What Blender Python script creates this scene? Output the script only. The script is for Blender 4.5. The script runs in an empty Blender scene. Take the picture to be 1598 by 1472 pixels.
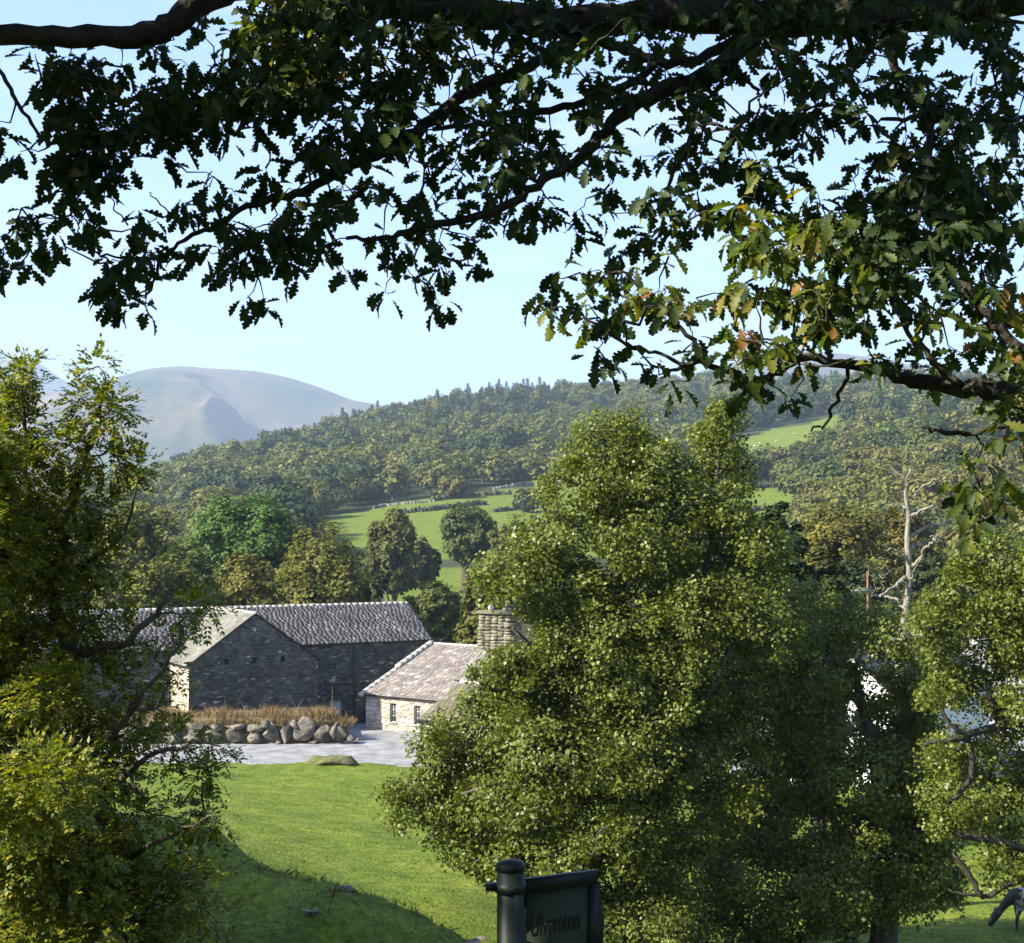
import bpy, math, random
import numpy as np
from mathutils import Vector, Matrix, noise as mn
R = math.radians
rng = np.random.default_rng(7)
random.seed(7)
S = bpy.context.scene
COL = S.collection

# ------------------------------------------------------------------ camera, sky, sun, exposure
F = 2459.0                                   # focal length in photo pixels (1598 wide)
PITCH = math.atan(84 / F)
cam = bpy.data.cameras.new('camera'); camo = bpy.data.objects.new('camera', cam); COL.objects.link(camo)
cam.sensor_width = 36; cam.lens = 36 * F / 1598
cam.clip_start = 0.1; cam.clip_end = 40000
camo.location = (0, 0, 0); camo.rotation_euler = (R(90) + PITCH, 0, 0)
S.camera = camo
SUN_AZ, SUN_EL = R(-113), R(35)
SUND = Vector((math.sin(SUN_AZ) * math.cos(SUN_EL), math.cos(SUN_AZ) * math.cos(SUN_EL), math.sin(SUN_EL)))
w = bpy.data.worlds.new("World"); S.world = w; w.use_nodes = True
nt = w.node_tree; nt.nodes.clear()
sky = nt.nodes.new('ShaderNodeTexSky'); sky.sky_type = 'NISHITA'; sky.sun_disc = False
sky.sun_elevation = SUN_EL; sky.sun_rotation = SUN_AZ; sky.air_density = 1.0; sky.dust_density = 1.0; sky.ozone_density = 2.0
bg = nt.nodes.new('ShaderNodeBackground'); bg.inputs[1].default_value = 0.10
out = nt.nodes.new('ShaderNodeOutputWorld')
tc = nt.nodes.new('ShaderNodeTexCoord'); mp = nt.nodes.new('ShaderNodeMapping'); mp.inputs['Scale'].default_value = (3.2, 3.2, 17)
nz = nt.nodes.new('ShaderNodeTexNoise'); nz.inputs['Scale'].default_value = 1.6; nz.inputs['Detail'].default_value = 5
rp = nt.nodes.new('ShaderNodeValToRGB'); rp.color_ramp.elements[0].position = .5; rp.color_ramp.elements[1].position = .85
rp.color_ramp.elements[1].color = (.7, .7, .7, 1)
mx = nt.nodes.new('ShaderNodeMix'); mx.data_type = 'RGBA'
mx.inputs['B'].default_value = (3.3, 3.4, 3.7, 1)
L = nt.links.new
L(tc.outputs['Generated'], mp.inputs[0]); L(mp.outputs[0], nz.inputs[0]); L(nz.outputs['Fac'], rp.inputs[0])
L(rp.outputs[0], mx.inputs['Factor']); tn = nt.nodes.new('ShaderNodeMix'); tn.data_type = 'RGBA'; tn.blend_type = 'MULTIPLY'; tn.inputs['Factor'].default_value = 1; tn.inputs['B'].default_value = (.79, .845, 1.06, 1)
L(sky.outputs[0], tn.inputs['A']); L(tn.outputs['Result'], mx.inputs['A']); L(mx.outputs['Result'], bg.inputs[0]); L(bg.outputs[0], out.inputs[0])
sl = bpy.data.lights.new('sun', 'SUN'); sl.energy = 5.0; sl.angle = R(0.5); sl.color = (1, .91, .74)
so = bpy.data.objects.new('sun', sl); COL.objects.link(so)
so.rotation_euler = SUND.to_track_quat('Z', 'Y').to_euler()
S.view_settings.view_transform = 'Standard'; S.view_settings.look = 'None'
S.view_settings.exposure = 1.75; S.view_settings.gamma = 1

# ------------------------------------------------------------------ helpers
cp, sp_ = math.cos(PITCH), math.sin(PITCH)
def P(px, py, D):
    """world point seen at photo pixel (px,py) at forward distance D"""
    u = (px - 799) / F; v = (736 - py) / F
    y = cp - v * sp_
    return np.array((D * u / y, D, D * (sp_ + v * cp) / y))
def unit(v):
    v = np.asarray(v, float)
    return v / (np.linalg.norm(v, axis=-1, keepdims=True) + 1e-9)
def sstep(a, b, x):
    t = np.clip((x - a) / (b - a), 0, 1); return t * t * (3 - 2 * t)

class MB:
    """collects vertices and faces, builds ONE mesh object"""
    def __init__(s): s.v = []; s.f = []; s.n = 0
    def add(s, v, f, mi=0):
        v = np.asarray(v, float).reshape(-1, 3)
        if not isinstance(f, np.ndarray):
            by = {}
            for q in f: by.setdefault(len(q), []).append(q)
            for q in by.values(): s.f.append((np.array(q) + s.n, mi))
        else: s.f.append((f + s.n, mi))
        s.v.append(v); s.n += len(v); return s
    def box(s, c, d, rot=0, mi=0, jit=0):
        d = np.array(d) / 2
        v = np.array([[x, y, z] for x in (-1, 1) for y in (-1, 1) for z in (-1, 1)]) * d
        if jit: v = v + rng.normal(0, jit, v.shape)
        if rot: cr, sr = math.cos(rot), math.sin(rot); v = v @ np.array([[cr, sr, 0], [-sr, cr, 0], [0, 0, 1]])
        s.add(v + np.array(c), [(0, 1, 3, 2), (4, 6, 7, 5), (0, 4, 5, 1), (2, 3, 7, 6), (0, 2, 6, 4), (1, 5, 7, 3)], mi); return s
    def tube(s, pts, rad, k=6, mi=0, cap=True):
        pts = np.asarray(pts, float); n = len(pts)
        if np.isscalar(rad): rad = [rad] * n
        t = unit(np.gradient(pts, axis=0))
        ref = np.array((0, 0, 1.)) if abs(t[0][2]) < .85 else np.array((1., 0, 0))
        a = unit(np.cross(t, ref)); b = np.cross(t, a)
        an = np.arange(k) * 2 * math.pi / k
        ring = np.cos(an)[None, :, None] * a[:, None, :] + np.sin(an)[None, :, None] * b[:, None, :]
        v = pts[:, None, :] + ring * np.asarray(rad)[:, None, None]
        i = np.arange(n - 1)[:, None] * k; j = np.arange(k)[None, :]; j2 = (j + 1) % k
        f = np.stack([i + j, i + j2, i + k + j2, i + k + j], -1).reshape(-1, 4)
        s.add(v.reshape(-1, 3), f, mi)
        if cap:
            s.f.append((np.array([list(range(s.n - k, s.n))]), mi)); s.f.append((np.array([list(range(s.n - n * k, s.n - n * k + k))[::-1]]), mi))
        return s
    def build(s, name, mats, parent=None, smooth=False, loc=None):
        me = bpy.data.meshes.new(name)
        v = np.concatenate(s.v)
        if loc is not None: v = v - np.asarray(loc)
        me.vertices.add(len(v)); me.vertices.foreach_set('co', v.astype(np.float32).ravel())
        loops = np.concatenate([f.ravel() for f, m in s.f]); cnt = np.concatenate([np.full(len(f), f.shape[1]) for f, m in s.f])
        mi = np.concatenate([np.full(len(f), m) for f, m in s.f])
        me.loops.add(len(loops)); me.loops.foreach_set('vertex_index', loops.astype(np.int32))
        me.polygons.add(len(cnt)); me.polygons.foreach_set('loop_start', (np.cumsum(cnt) - cnt).astype(np.int32))
        me.polygons.foreach_set('material_index', mi.astype(np.int32))
        if smooth: me.polygons.foreach_set('use_smooth', np.ones(len(cnt), bool))
        me.update(calc_edges=True)
        if not isinstance(mats, (list, tuple)): mats = [mats]
        for m in mats: me.materials.append(m)
        o = bpy.data.objects.new(name, me); COL.objects.link(o)
        if parent is not None: o.parent = parent
        elif loc is not None: o.location = loc
        return o
def tag(o, label=None, cat=None, group=None, kind=None):
    if label: o['label'] = label
    if cat: o['category'] = cat
    if group: o['group'] = group
    if kind: o['kind'] = kind
    return o
def empty(name, loc, rz=0, **k):
    o = bpy.data.objects.new(name, None); COL.objects.link(o); o.location = loc; o.rotation_euler.z = rz
    o.empty_display_size = .2
    return tag(o, **k)
def dup(root, loc, rz, scale=1, **k):
    r = root.copy(); COL.objects.link(r); r.location = loc; r.rotation_euler.z = rz; r.scale = (scale,) * 3 if np.isscalar(scale) else scale
    for ch in list(root.children):
        c = ch.copy(); COL.objects.link(c); c.parent = r
        for g in list(ch.children): d = g.copy(); COL.objects.link(d); d.parent = c
    return tag(r, **k)

# ------------------------------------------------------------------ materials
def nodemat(name):
    m = bpy.data.materials.new(name); m.use_nodes = True; n = m.node_tree
    return m, n, n.nodes['Principled BSDF'], n.nodes['Material Output']
def N(n, t, **k):
    x = n.nodes.new(t)
    for a, b in k.items(): setattr(x, a, b)
    return x
def ramp(n, stops):
    r = N(n, 'ShaderNodeValToRGB'); e = r.color_ramp.elements
    while len(e) < len(stops): e.new(.5)
    for i, (p, c) in enumerate(stops): e[i].position = p; e[i].color = (*c, 1)
    return r
def leafmat(name, cols, rough=.5, trans=.35, tcol=None, spec=.4, nscale=None):
    """cols: stops of (pos, colour) picked per leaf"""
    m, n, b, o = nodemat(name); l = n.links.new
    g = N(n, 'ShaderNodeNewGeometry'); r = ramp(n, cols); l(g.outputs['Random Per Island'], r.inputs[0])
    colo = r.outputs[0]
    if nscale:
        t = N(n, 'ShaderNodeTexCoord'); z = N(n, 'ShaderNodeTexNoise'); z.inputs['Scale'].default_value = nscale; z.inputs['Detail'].default_value = 2
        l(t.outputs['Object'], z.inputs['Vector']); oi = N(n, 'ShaderNodeObjectInfo')
        mr = N(n, 'ShaderNodeMapRange'); mr.inputs[1].default_value = .3; mr.inputs[2].default_value = .7; mr.inputs[3].default_value = .7; mr.inputs[4].default_value = 1.3
        l(z.outputs['Fac'], mr.inputs[0])
        hs = N(n, 'ShaderNodeHueSaturation'); l(mr.outputs[0], hs.inputs['Value'])
        h2 = N(n, 'ShaderNodeMapRange'); h2.inputs[3].default_value = .465; h2.inputs[4].default_value = .525
        l(oi.outputs['Random'], h2.inputs[0]); l(h2.outputs[0], hs.inputs['Hue']); l(colo, hs.inputs['Color']); colo = hs.outputs[0]
    l(colo, b.inputs['Base Color']); b.inputs['Roughness'].default_value = rough
    b.inputs['Specular IOR Level'].default_value = spec
    tr = N(n, 'ShaderNodeBsdfTranslucent')
    mc = N(n, 'ShaderNodeMix', data_type='RGBA', blend_type='MULTIPLY'); mc.inputs['Factor'].default_value = 1
    mc.inputs['B'].default_value = (*(tcol or (1.5, 1.7, .6)), 1); l(colo, mc.inputs['A']); l(mc.outputs['Result'], tr.inputs[0])
    ms = N(n, 'ShaderNodeMixShader'); ms.inputs[0].default_value = trans; l(b.outputs[0], ms.inputs[1]); l(tr.outputs[0], ms.inputs[2]); l(ms.outputs[0], o.inputs[0])
    return m
def noisemat(name, stops, scale=4, detail=6, rough=.9, bump=.3, bscale=None, stretch=(1, 1, 1), coord='Object', spec=.2, dist=0.05):
    m, n, b, o = nodemat(name); l = n.links.new
    t = N(n, 'ShaderNodeTexCoord'); mpn = N(n, 'ShaderNodeMapping'); mpn.inputs['Scale'].default_value = stretch
    z = N(n, 'ShaderNodeTexNoise'); z.inputs['Scale'].default_value = scale; z.inputs['Detail'].default_value = detail; z.inputs['Roughness'].default_value = .62
    l(t.outputs[coord], mpn.inputs[0]); l(mpn.outputs[0], z.inputs['Vector'])
    r = ramp(n, stops); l(z.outputs['Fac'], r.inputs[0]); l(r.outputs[0], b.inputs['Base Color'])
    b.inputs['Roughness'].default_value = rough; b.inputs['Specular IOR Level'].default_value = spec
    z2 = N(n, 'ShaderNodeTexNoise'); z2.inputs['Scale'].default_value = bscale or scale * 3; z2.inputs['Detail'].default_value = 5
    l(mpn.outputs[0], z2.inputs['Vector'])
    bp = N(n, 'ShaderNodeBump'); bp.inputs['Strength'].default_value = bump; bp.inputs['Distance'].default_value = dist
    l(z2.outputs['Fac'], bp.inputs['Height']); l(bp.outputs[0], b.inputs['Normal'])
    return m
def plain(name, c, rough=.6, metal=0, spec=.5):
    m, n, b, o = nodemat(name); b.inputs['Base Color'].default_value = (*c, 1); b.inputs['Roughness'].default_value = rough
    b.inputs['Metallic'].default_value = metal; b.inputs['Specular IOR Level'].default_value = spec
    l = n.links.new; z = N(n, 'ShaderNodeTexNoise'); z.inputs['Scale'].default_value = 12; r = ramp(n, [(.3, tuple(x * .8 for x in c)), (.7, tuple(min(1, x * 1.15) for x in c))])
    l(z.outputs['Fac'], r.inputs[0]); l(r.outputs[0], b.inputs['Base Color'])
    return m
def stonemat(name, cols, mortar, sc=(2.6, 2.6, 6.5), lightspots=None, mort=.06):
    """rubble stone wall: flattened voronoi stones with mortar lines"""
    m, n, b, o = nodemat(name); l = n.links.new
    t = N(n, 'ShaderNodeTexCoord'); wz = N(n, 'ShaderNodeTexNoise'); wz.inputs['Scale'].default_value = 3
    l(t.outputs['Object'], wz.inputs['Vector'])
    mm = N(n, 'ShaderNodeMix', data_type='RGBA'); mm.inputs['Factor'].default_value = .08; l(t.outputs['Object'], mm.inputs['A']); l(wz.outputs['Color'], mm.inputs['B'])
    mpn = N(n, 'ShaderNodeMapping'); mpn.inputs['Scale'].default_value = sc; l(mm.outputs['Result'], mpn.inputs[0])
    v = N(n, 'ShaderNodeTexVoronoi'); v.inputs['Scale'].default_value = 1; l(mpn.outputs[0], v.inputs['Vector'])
    ve = N(n, 'ShaderNodeTexVoronoi', feature='DISTANCE_TO_EDGE'); ve.inputs['Scale'].default_value = 1; l(mpn.outputs[0], ve.inputs['Vector'])
    sep = N(n, 'ShaderNodeSeparateColor'); l(v.outputs['Color'], sep.inputs[0])
    r = ramp(n, cols); r.color_ramp.interpolation = 'LINEAR'; l(sep.outputs[0], r.inputs[0])
    z = N(n, 'ShaderNodeTexNoise'); z.inputs['Scale'].default_value = 1.3; z.inputs['Detail'].default_value = 6; l(t.outputs['Object'], z.inputs['Vector'])
    hs = N(n, 'ShaderNodeHueSaturation'); mr = N(n, 'ShaderNodeMapRange'); mr.inputs[1].default_value = .3; mr.inputs[2].default_value = .7; mr.inputs[3].default_value = .65; mr.inputs[4].default_value = 1.35
    l(z.outputs['Fac'], mr.inputs[0]); l(mr.outputs[0], hs.inputs['Value']); l(r.outputs[0], hs.inputs['Color'])
    mr2 = N(n, 'ShaderNodeMapRange'); mr2.inputs[1].default_value = 0; mr2.inputs[2].default_value = mort; l(ve.outputs['Distance'], mr2.inputs[0])
    mc = N(n, 'ShaderNodeMix', data_type='RGBA'); l(mr2.outputs[0], mc.inputs['Factor']); mc.inputs['A'].default_value = (*mortar, 1); l(hs.outputs[0], mc.inputs['B'])
    l(mc.outputs['Result'], b.inputs['Base Color']); b.inputs['Roughness'].default_value = .9; b.inputs['Specular IOR Level'].default_value = .2
    mr3 = N(n, 'ShaderNodeMapRange'); mr3.inputs[2].default_value = .25; l(ve.outputs['Distance'], mr3.inputs[0])
    ad = N(n, 'ShaderNodeMath', operation='ADD'); l(mr3.outputs[0], ad.inputs[0]); l(sep.outputs[1], ad.inputs[1])
    bp = N(n, 'ShaderNodeBump'); bp.inputs['Strength'].default_value = .9; bp.inputs['Distance'].default_value = .06; l(ad.outputs[0], bp.inputs['Height']); l(bp.outputs[0], b.inputs['Normal'])
    return m
def slatemat(name, cols, moss=None):
    m, n, b, o = nodemat(name); l = n.links.new
    g = N(n, 'ShaderNodeNewGeometry'); r = ramp(n, cols); l(g.outputs['Random Per Island'], r.inputs[0])
    t = N(n, 'ShaderNodeTexCoord'); z = N(n, 'ShaderNodeTexNoise'); z.inputs['Scale'].default_value = .9; z.inputs['Detail'].default_value = 8; z.inputs['Roughness'].default_value = .7
    l(t.outputs['Object'], z.inputs['Vector'])
    mr = N(n, 'ShaderNodeMapRange'); mr.inputs[1].default_value = .3; mr.inputs[2].default_value = .7; mr.inputs[3].default_value = .6; mr.inputs[4].default_value = 1.4
    hs = N(n, 'ShaderNodeHueSaturation'); l(z.outputs['Fac'], mr.inputs[0]); l(mr.outputs[0], hs.inputs['Value']); l(r.outputs[0], hs.inputs['Color'])
    c = hs.outputs[0]
    if moss:
        z2 = N(n, 'ShaderNodeTexNoise'); z2.inputs['Scale'].default_value = 2.5; z2.inputs['Detail'].default_value = 8; l(t.outputs['Object'], z2.inputs['Vector'])
        r2 = ramp(n, [(moss[0], (0, 0, 0)), (moss[0] + .12, (1, 1, 1))]); l(z2.outputs['Fac'], r2.inputs[0])
        mc = N(n, 'ShaderNodeMix', data_type='RGBA'); l(r2.outputs[0], mc.inputs['Factor']); l(c, mc.inputs['A']); mc.inputs['B'].default_value = (*moss[1], 1); c = mc.outputs['Result']
    l(c, b.inputs['Base Color']); b.inputs['Roughness'].default_value = .75; b.inputs['Specular IOR Level'].default_value = .3
    return m
bark = noisemat('bark', [(.3, (.035, .03, .024)), (.6, (.09, .08, .065)), (.8, (.14, .14, .11))], 6, stretch=(1, 1, .35), bump=.8)
oakbark = noisemat('dark_bark', [(.3, (.022, .02, .016)), (.6, (.055, .05, .04)), (.8, (.09, .095, .06))], 9, bump=1, dist=.03)
deadbark = noisemat('bleached_bark', [(.3, (.08, .07, .055)), (.5, (.19, .175, .14)), (.75, (.30, .28, .23))], 5, stretch=(1, 1, .4), bump=1, dist=.06)
M_oak = leafmat('oak_leaf', [(0, (.018, .034, .012)), (.5, (.024, .045, .013)), (.95, (.034, .056, .014)), (.985, (.07, .085, .018)), (1, (.10, .06, .02))], .55, .22, (2.2, 2.5, .6), .2)
M_alder = leafmat('alder_leaf', [(0, (.07, .095, .012)), (.5, (.105, .13, .016)), (.85, (.145, .165, .024)), (1, (.20, .215, .05))], .45, .3, (1.4, 1.5, .4), .35)
M_ash = leafmat('ash_leaf', [(0, (.06, .09, .014)), (.4, (.10, .135, .016)), (.7, (.18, .185, .02)), (1, (.32, .27, .03))], .5, .35, (1.5, 1.6, .4), .3)
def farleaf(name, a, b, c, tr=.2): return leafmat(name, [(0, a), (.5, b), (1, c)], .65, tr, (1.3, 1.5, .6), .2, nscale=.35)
M_green = farleaf('green_crown', (.04, .078, .013), (.062, .108, .018), (.09, .138, .026))
M_olive = farleaf('olive_crown', (.07, .082, .014), (.105, .112, .018), (.145, .14, .024))
M_gold = farleaf('golden_olive_crown', (.08, .08, .014), (.12, .115, .02), (.17, .145, .028))
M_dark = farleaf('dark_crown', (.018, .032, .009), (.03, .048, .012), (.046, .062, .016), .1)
M_mid = farleaf('mid_crown', (.042, .062, .013), (.068, .088, .017), (.095, .112, .022))
M_brown = farleaf('russet_crown', (.078, .083, .020), (.112, .113, .026), (.15, .14, .034))
M_con = farleaf('conifer_needles', (.035, .05, .024), (.055, .07, .032), (.08, .085, .04), .1)

# ------------------------------------------------------------------ terrain
_A = []
def anc(px, *dz):
    for D, py in dz: _A.append((px, D, py))
def zz(D, z): return (D, 820 - z / D * F)
for px in (-300, 60):
    anc(px, zz(4, -1.8), zz(8, -3.2), zz(12, -4.5), zz(16, -5.0), zz(20, -4.8), zz(26, -4.55), zz(31, -6.0), zz(40, -7.9), zz(52, -9.4), zz(65, -10.8), zz(80, -12.0), zz(130, -14.2), zz(180, -16), zz(230, -18), zz(300, -19.3), zz(400, -19.3), zz(470, -14), (600, 845), (800, 800), (1000, 805))
anc(330, zz(4, -1.8), zz(8, -3.2), zz(12, -4.5), zz(16, -5.1), zz(20, -5.0), zz(25, -4.85), zz(30, -6.8), zz(40, -8.7), zz(52, -9.95), zz(65, -11), zz(80, -12.0), zz(130, -13.9), zz(180, -13.7), zz(240, -12.8), zz(300, -11.8), (400, 858), (520, 822), (650, 785), (800, 748), (950, 728), (1100, 740))
anc(560, zz(4, -1.8), zz(8, -3.2), zz(12, -4.6), zz(16, -5.1), zz(21.5, -4.95), zz(26, -6.8), zz(34, -9.0), zz(45, -10.2), zz(60, -11.2), zz(80, -12.05), zz(130, -13.9), zz(180, -13.5), zz(240, -12), zz(300, -10), (360, 870), (430, 836), (520, 800), (600, 772), (800, 718), (1000, 685), (1150, 662), (1300, 680))
anc(740, zz(4, -1.8), zz(8, -3.2), zz(12, -4.6), zz(16, -5.1), zz(19.5, -5.2), zz(24, -7.1), zz(34, -9.3), zz(45, -10.5), zz(60, -11.5), zz(80, -12.1), zz(130, -13.9), zz(180, -13.5), zz(240, -12), zz(290, -10), (350, 872), (420, 838), (520, 790), (600, 760), (800, 706), (1000, 665), (1250, 628), (1450, 640))
anc(1000, zz(4, -1.8), zz(8, -3.1), zz(17, -5.4), zz(28, -9), zz(40, -11.3), zz(60, -12.3), zz(80, -12.6), zz(130, -13.9), zz(240, -12), zz(300, -9.5), (420, 838), (520, 792), (600, 758), (800, 700), (1000, 660), (1200, 622), (1350, 604), (1500, 600))
anc(1150, (350, 862), (450, 808), (520, 778), (620, 742), (750, 705), (850, 678), (1000, 645), (1300, 605))
anc(1280, (350, 850), (440, 800), (520, 765), (620, 730), (700, 705), (800, 672), (1000, 640), (1300, 602))
anc(1400, zz(4, -1.8), zz(8, -3.1), zz(17, -5.7), zz(30, -10), zz(46, -12.3), zz(60, -12.8), zz(80, -13.1), zz(130, -13.9), zz(220, -11.5), zz(300, -6), (450, 760), (600, 708), (800, 655), (1100, 615), (1300, 595))
for px in (1650, 2000):
    anc(px, zz(4, -1.8), zz(8, -3.1), zz(17, -5.7), zz(30, -10), zz(49, -12.4), zz(60, -12.8), zz(80, -13.1), zz(130, -13.9), zz(220, -11.5), zz(300, -6), (450, 765), (600, 715), (800, 665), (1300, 605))
_A = np.array(_A, float)
KP, KD = 1 / 350., 2.2
_X = np.stack([_A[:, 0] * KP, np.log(_A[:, 1]) * KD], 1)
def _phi(r): return np.where(r > 1e-9, r * r * np.log(r + 1e-12), 0)
_n = len(_X); _K = np.zeros((_n + 3, _n + 3)); _K[:_n, :_n] = _phi(np.linalg.norm(_X[:, None] - _X[None], axis=2)) + np.eye(_n) * .002
_K[:_n, _n:] = np.c_[np.ones(_n), _X]; _K[_n:, :_n] = _K[:_n, _n:].T
_W = np.linalg.solve(_K, np.r_[(_A[:, 2] - 820) / 1., 0, 0, 0])
def _rbf(px, D):
    q = np.stack([px * KP, np.log(D) * KD], 1); o = np.zeros(len(q))
    for i in range(0, len(q), 20000):
        s = q[i:i + 20000]; o[i:i + 20000] = _phi(np.linalg.norm(s[:, None] - _X[None], axis=2)) @ _W[:_n] + _W[_n] + s @ _W[_n + 1:]
    return o + 820
def hnoise(x, y, s):
    return (np.sin(x * 1.3 * s + np.sin(y * .9 * s) * 1.5) + np.sin(y * 1.7 * s + 1.3 + np.sin(x * 1.1 * s) * 1.2) + .5 * np.sin(x * 3.1 * s + y * 2.3 * s + 2) + .5 * np.sin(y * 4.1 * s - x * 2.9 * s)) / 3
def ground(x, y):
    x = np.atleast_1d(np.asarray(x, float)).ravel(); y = np.atleast_1d(np.asarray(y, float)).ravel()
    r = np.hypot(x, y) + 1e-6; ph = np.arctan2(x, y); pc = np.clip(ph, -R(26), R(26))
    D = np.clip(r * np.cos(pc), 4, 1300); px = 799 + F * np.tan(pc)
    z = -(_rbf(px, D) - 820) / F * D
    far = sstep(1300, 2300, r); z = z * (1 - far) + far * 20
    near = 1 - sstep(2, 5, r); z = z * (1 - near) + near * -1.7
    side = sstep(R(40), R(100), np.abs(ph)); z = z * (1 - side) + side * np.clip(-1.7 + .03 * r, -2, 60)
    # flat farmyard
    zf = -13.3 - .5 * np.clip((y - 100) / 12, 0, 1)
    front = 80.3 + .35 * np.sin(x * .31) + .25 * np.sin(x * .83 + 1)
    wf = sstep(front, front + 2.8, y) * (1 - sstep(118, 140, y)) * (1 - sstep(50, 62, np.abs(x)))
    amp = .10 * sstep(8, 20, r) * (1 - sstep(150, 300, r)) + .8 * sstep(450, 700, r)
    z = z + .16 * sstep(14, 19, r) * (1 - sstep(28, 34, r)) * hnoise(x, y, 1.3) + .07 * sstep(12, 19, r) * (1 - sstep(28, 40, r)) * hnoise(x + 3, y, 3.1)
    z = z + amp * (hnoise(x, y, .45) * (r < 400) + hnoise(x, y, .05) * (r >= 400)) + .05 * hnoise(x, y, 1.7) * (r < 90)
    return z * (1 - wf) + zf * wf
def G(px, D):
    x = D * (px - 799) / F; return np.array((x, D, ground(x, D)[0]))
def spy(x, y, z): # photo pixel of a point (pitch removed approx)
    v = z / y; vv = (v * cp - sp_) / (cp + v * sp_); yy = cp - vv * sp_
    return 799 + F * x / y * yy, 736 - vv * F

def inpoly(px, py, poly):
    c = np.zeros(len(px), bool); n = len(poly)
    for i in range(n):
        x1, y1 = poly[i]; x2, y2 = poly[(i + 1) % n]
        c ^= ((y1 > py) != (y2 > py)) & (px < (x2 - x1) * (py - y1) / (y2 - y1 + 1e-9) + x1)
    return c
FIELDS = [
    [(478, 824), (520, 805), (590, 794), (640, 781), (700, 776), (770, 766), (860, 757), (960, 757), (960, 870), (640, 874), (560, 862)],
    [(595, 900), (640, 890), (780, 884), (780, 945), (600, 945)],
    [(1040, 722), (1130, 694), (1200, 672), (1260, 662), (1330, 640), (1350, 650), (1290, 684), (1230, 700), (1165, 712), (1130, 742), (1050, 755)],
    [(1090, 802), (1160, 768), (1250, 748), (1275, 752), (1240, 778), (1225, 812), (1120, 822)],
    [(905, 618), (960, 604), (1110, 590), (1090, 606), (960, 616)]]
fi = np.r_[np.linspace(-180, -24, 90)[:-1], np.linspace(-24, 24, 520), np.linspace(24, 180, 90)[1:-1]]
fi = np.radians(fi); rr = 1.2 * np.exp(np.linspace(0, math.log(9500 / 1.2), 470))
# denser rings where the photo looks closely
FI, RR = np.meshgrid(fi, rr); X = (RR * np.sin(FI)).ravel(); Y = (RR * np.cos(FI)).ravel()
Z = ground(X, Y)
gb = MB(); nf = len(fi); nr = len(rr)
i = (np.arange(nr - 1) * nf)[:, None]; j = np.arange(nf)[None, :]; j2 = (j + 1) % nf
gb.add(np.stack([X, Y, Z], 1), np.stack([i + j, i + nf + j, i + nf + j2, i + j2], -1).reshape(-1, 4)); 
gb.v[0] = np.vstack([gb.v[0], [[0, 0, -1.7]]]); gb.f.append((np.array([[k, (k + 1) % nf, nr * nf] for k in range(nf)]), 0))
gm, n, b, o = nodemat('grass_ground'); l = n.links.new
at = N(n, 'ShaderNodeAttribute', attribute_name='field'); t = N(n, 'ShaderNodeTexCoord')
z1 = N(n, 'ShaderNodeTexNoise'); z1.inputs['Scale'].default_value = .35; z1.inputs['Detail'].default_value = 10; z1.inputs['Roughness'].default_value = .72; l(t.outputs['Object'], z1.inputs['Vector'])
rg = ramp(n, [(.28, (.06, .105, .011)), (.45, (.10, .145, .014)), (.6, (.135, .17, .02)), (.74, (.19, .20, .04))]); l(z1.outputs['Fac'], rg.inputs[0])
z3 = N(n, 'ShaderNodeTexNoise'); z3.inputs['Scale'].default_value = 9; z3.inputs['Detail'].default_value = 6; l(t.outputs['Object'], z3.inputs['Vector'])
mr = N(n, 'ShaderNodeMapRange'); mr.inputs[1].default_value = .3; mr.inputs[2].default_value = .7; mr.inputs[3].default_value = .6; mr.inputs[4].default_value = 1.35; l(z3.outputs['Fac'], mr.inputs[0])
z4 = N(n, 'ShaderNodeTexNoise'); z4.inputs['Scale'].default_value = 1.6; z4.inputs['Detail'].default_value = 5; z4.inputs['Roughness'].default_value = .7; l(t.outputs['Object'], z4.inputs['Vector'])
mr4 = N(n, 'ShaderNodeMapRange'); mr4.inputs[1].default_value = .32; mr4.inputs[2].default_value = .6; mr4.inputs[3].default_value = .62; mr4.inputs[4].default_value = 1.12; l(z4.outputs['Fac'], mr4.inputs[0])
mu = N(n, 'ShaderNodeMath', operation='MULTIPLY'); l(mr.outputs[0], mu.inputs[0]); l(mr4.outputs[0], mu.inputs[1])
hs = N(n, 'ShaderNodeHueSaturation'); l(mu.outputs[0], hs.inputs['Value']); l(rg.outputs[0], hs.inputs['Color'])
rw = ramp(n, [(.3, (.02, .032, .012)), (.7, (.05, .055, .022))]); l(z1.outputs['Fac'], rw.inputs[0])
mc = N(n, 'ShaderNodeMix', data_type='RGBA'); l(at.outputs['Fac'], mc.inputs['Factor']); l(rw.outputs[0], mc.inputs['A']); l(hs.outputs[0], mc.inputs['B'])
l(mc.outputs['Result'], b.inputs['Base Color']); b.inputs['Roughness'].default_value = .95; b.inputs['Specular IOR Level'].default_value = .15
bp = N(n, 'ShaderNodeBump'); bp.inputs['Strength'].default_value = .7; bp.inputs['Distance'].default_value = .12; l(z3.outputs['Fac'], bp.inputs['Height']); l(bp.outputs[0], b.inputs['Normal'])
go = gb.build('ground', gm, smooth=True); tag(go, kind='structure')
PX, PY = spy(X, np.where(Y > 1, Y, 1), Z)
fm = ((RR.ravel() < 150)).astype(float)
for poly in FIELDS: fm[inpoly(PX, PY, poly) & (Y > 150)] = 1
a = go.data.attributes.new('field', 'FLOAT', 'POINT'); a.data.foreach_set('value', np.r_[fm, 1].astype(np.float32))

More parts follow.
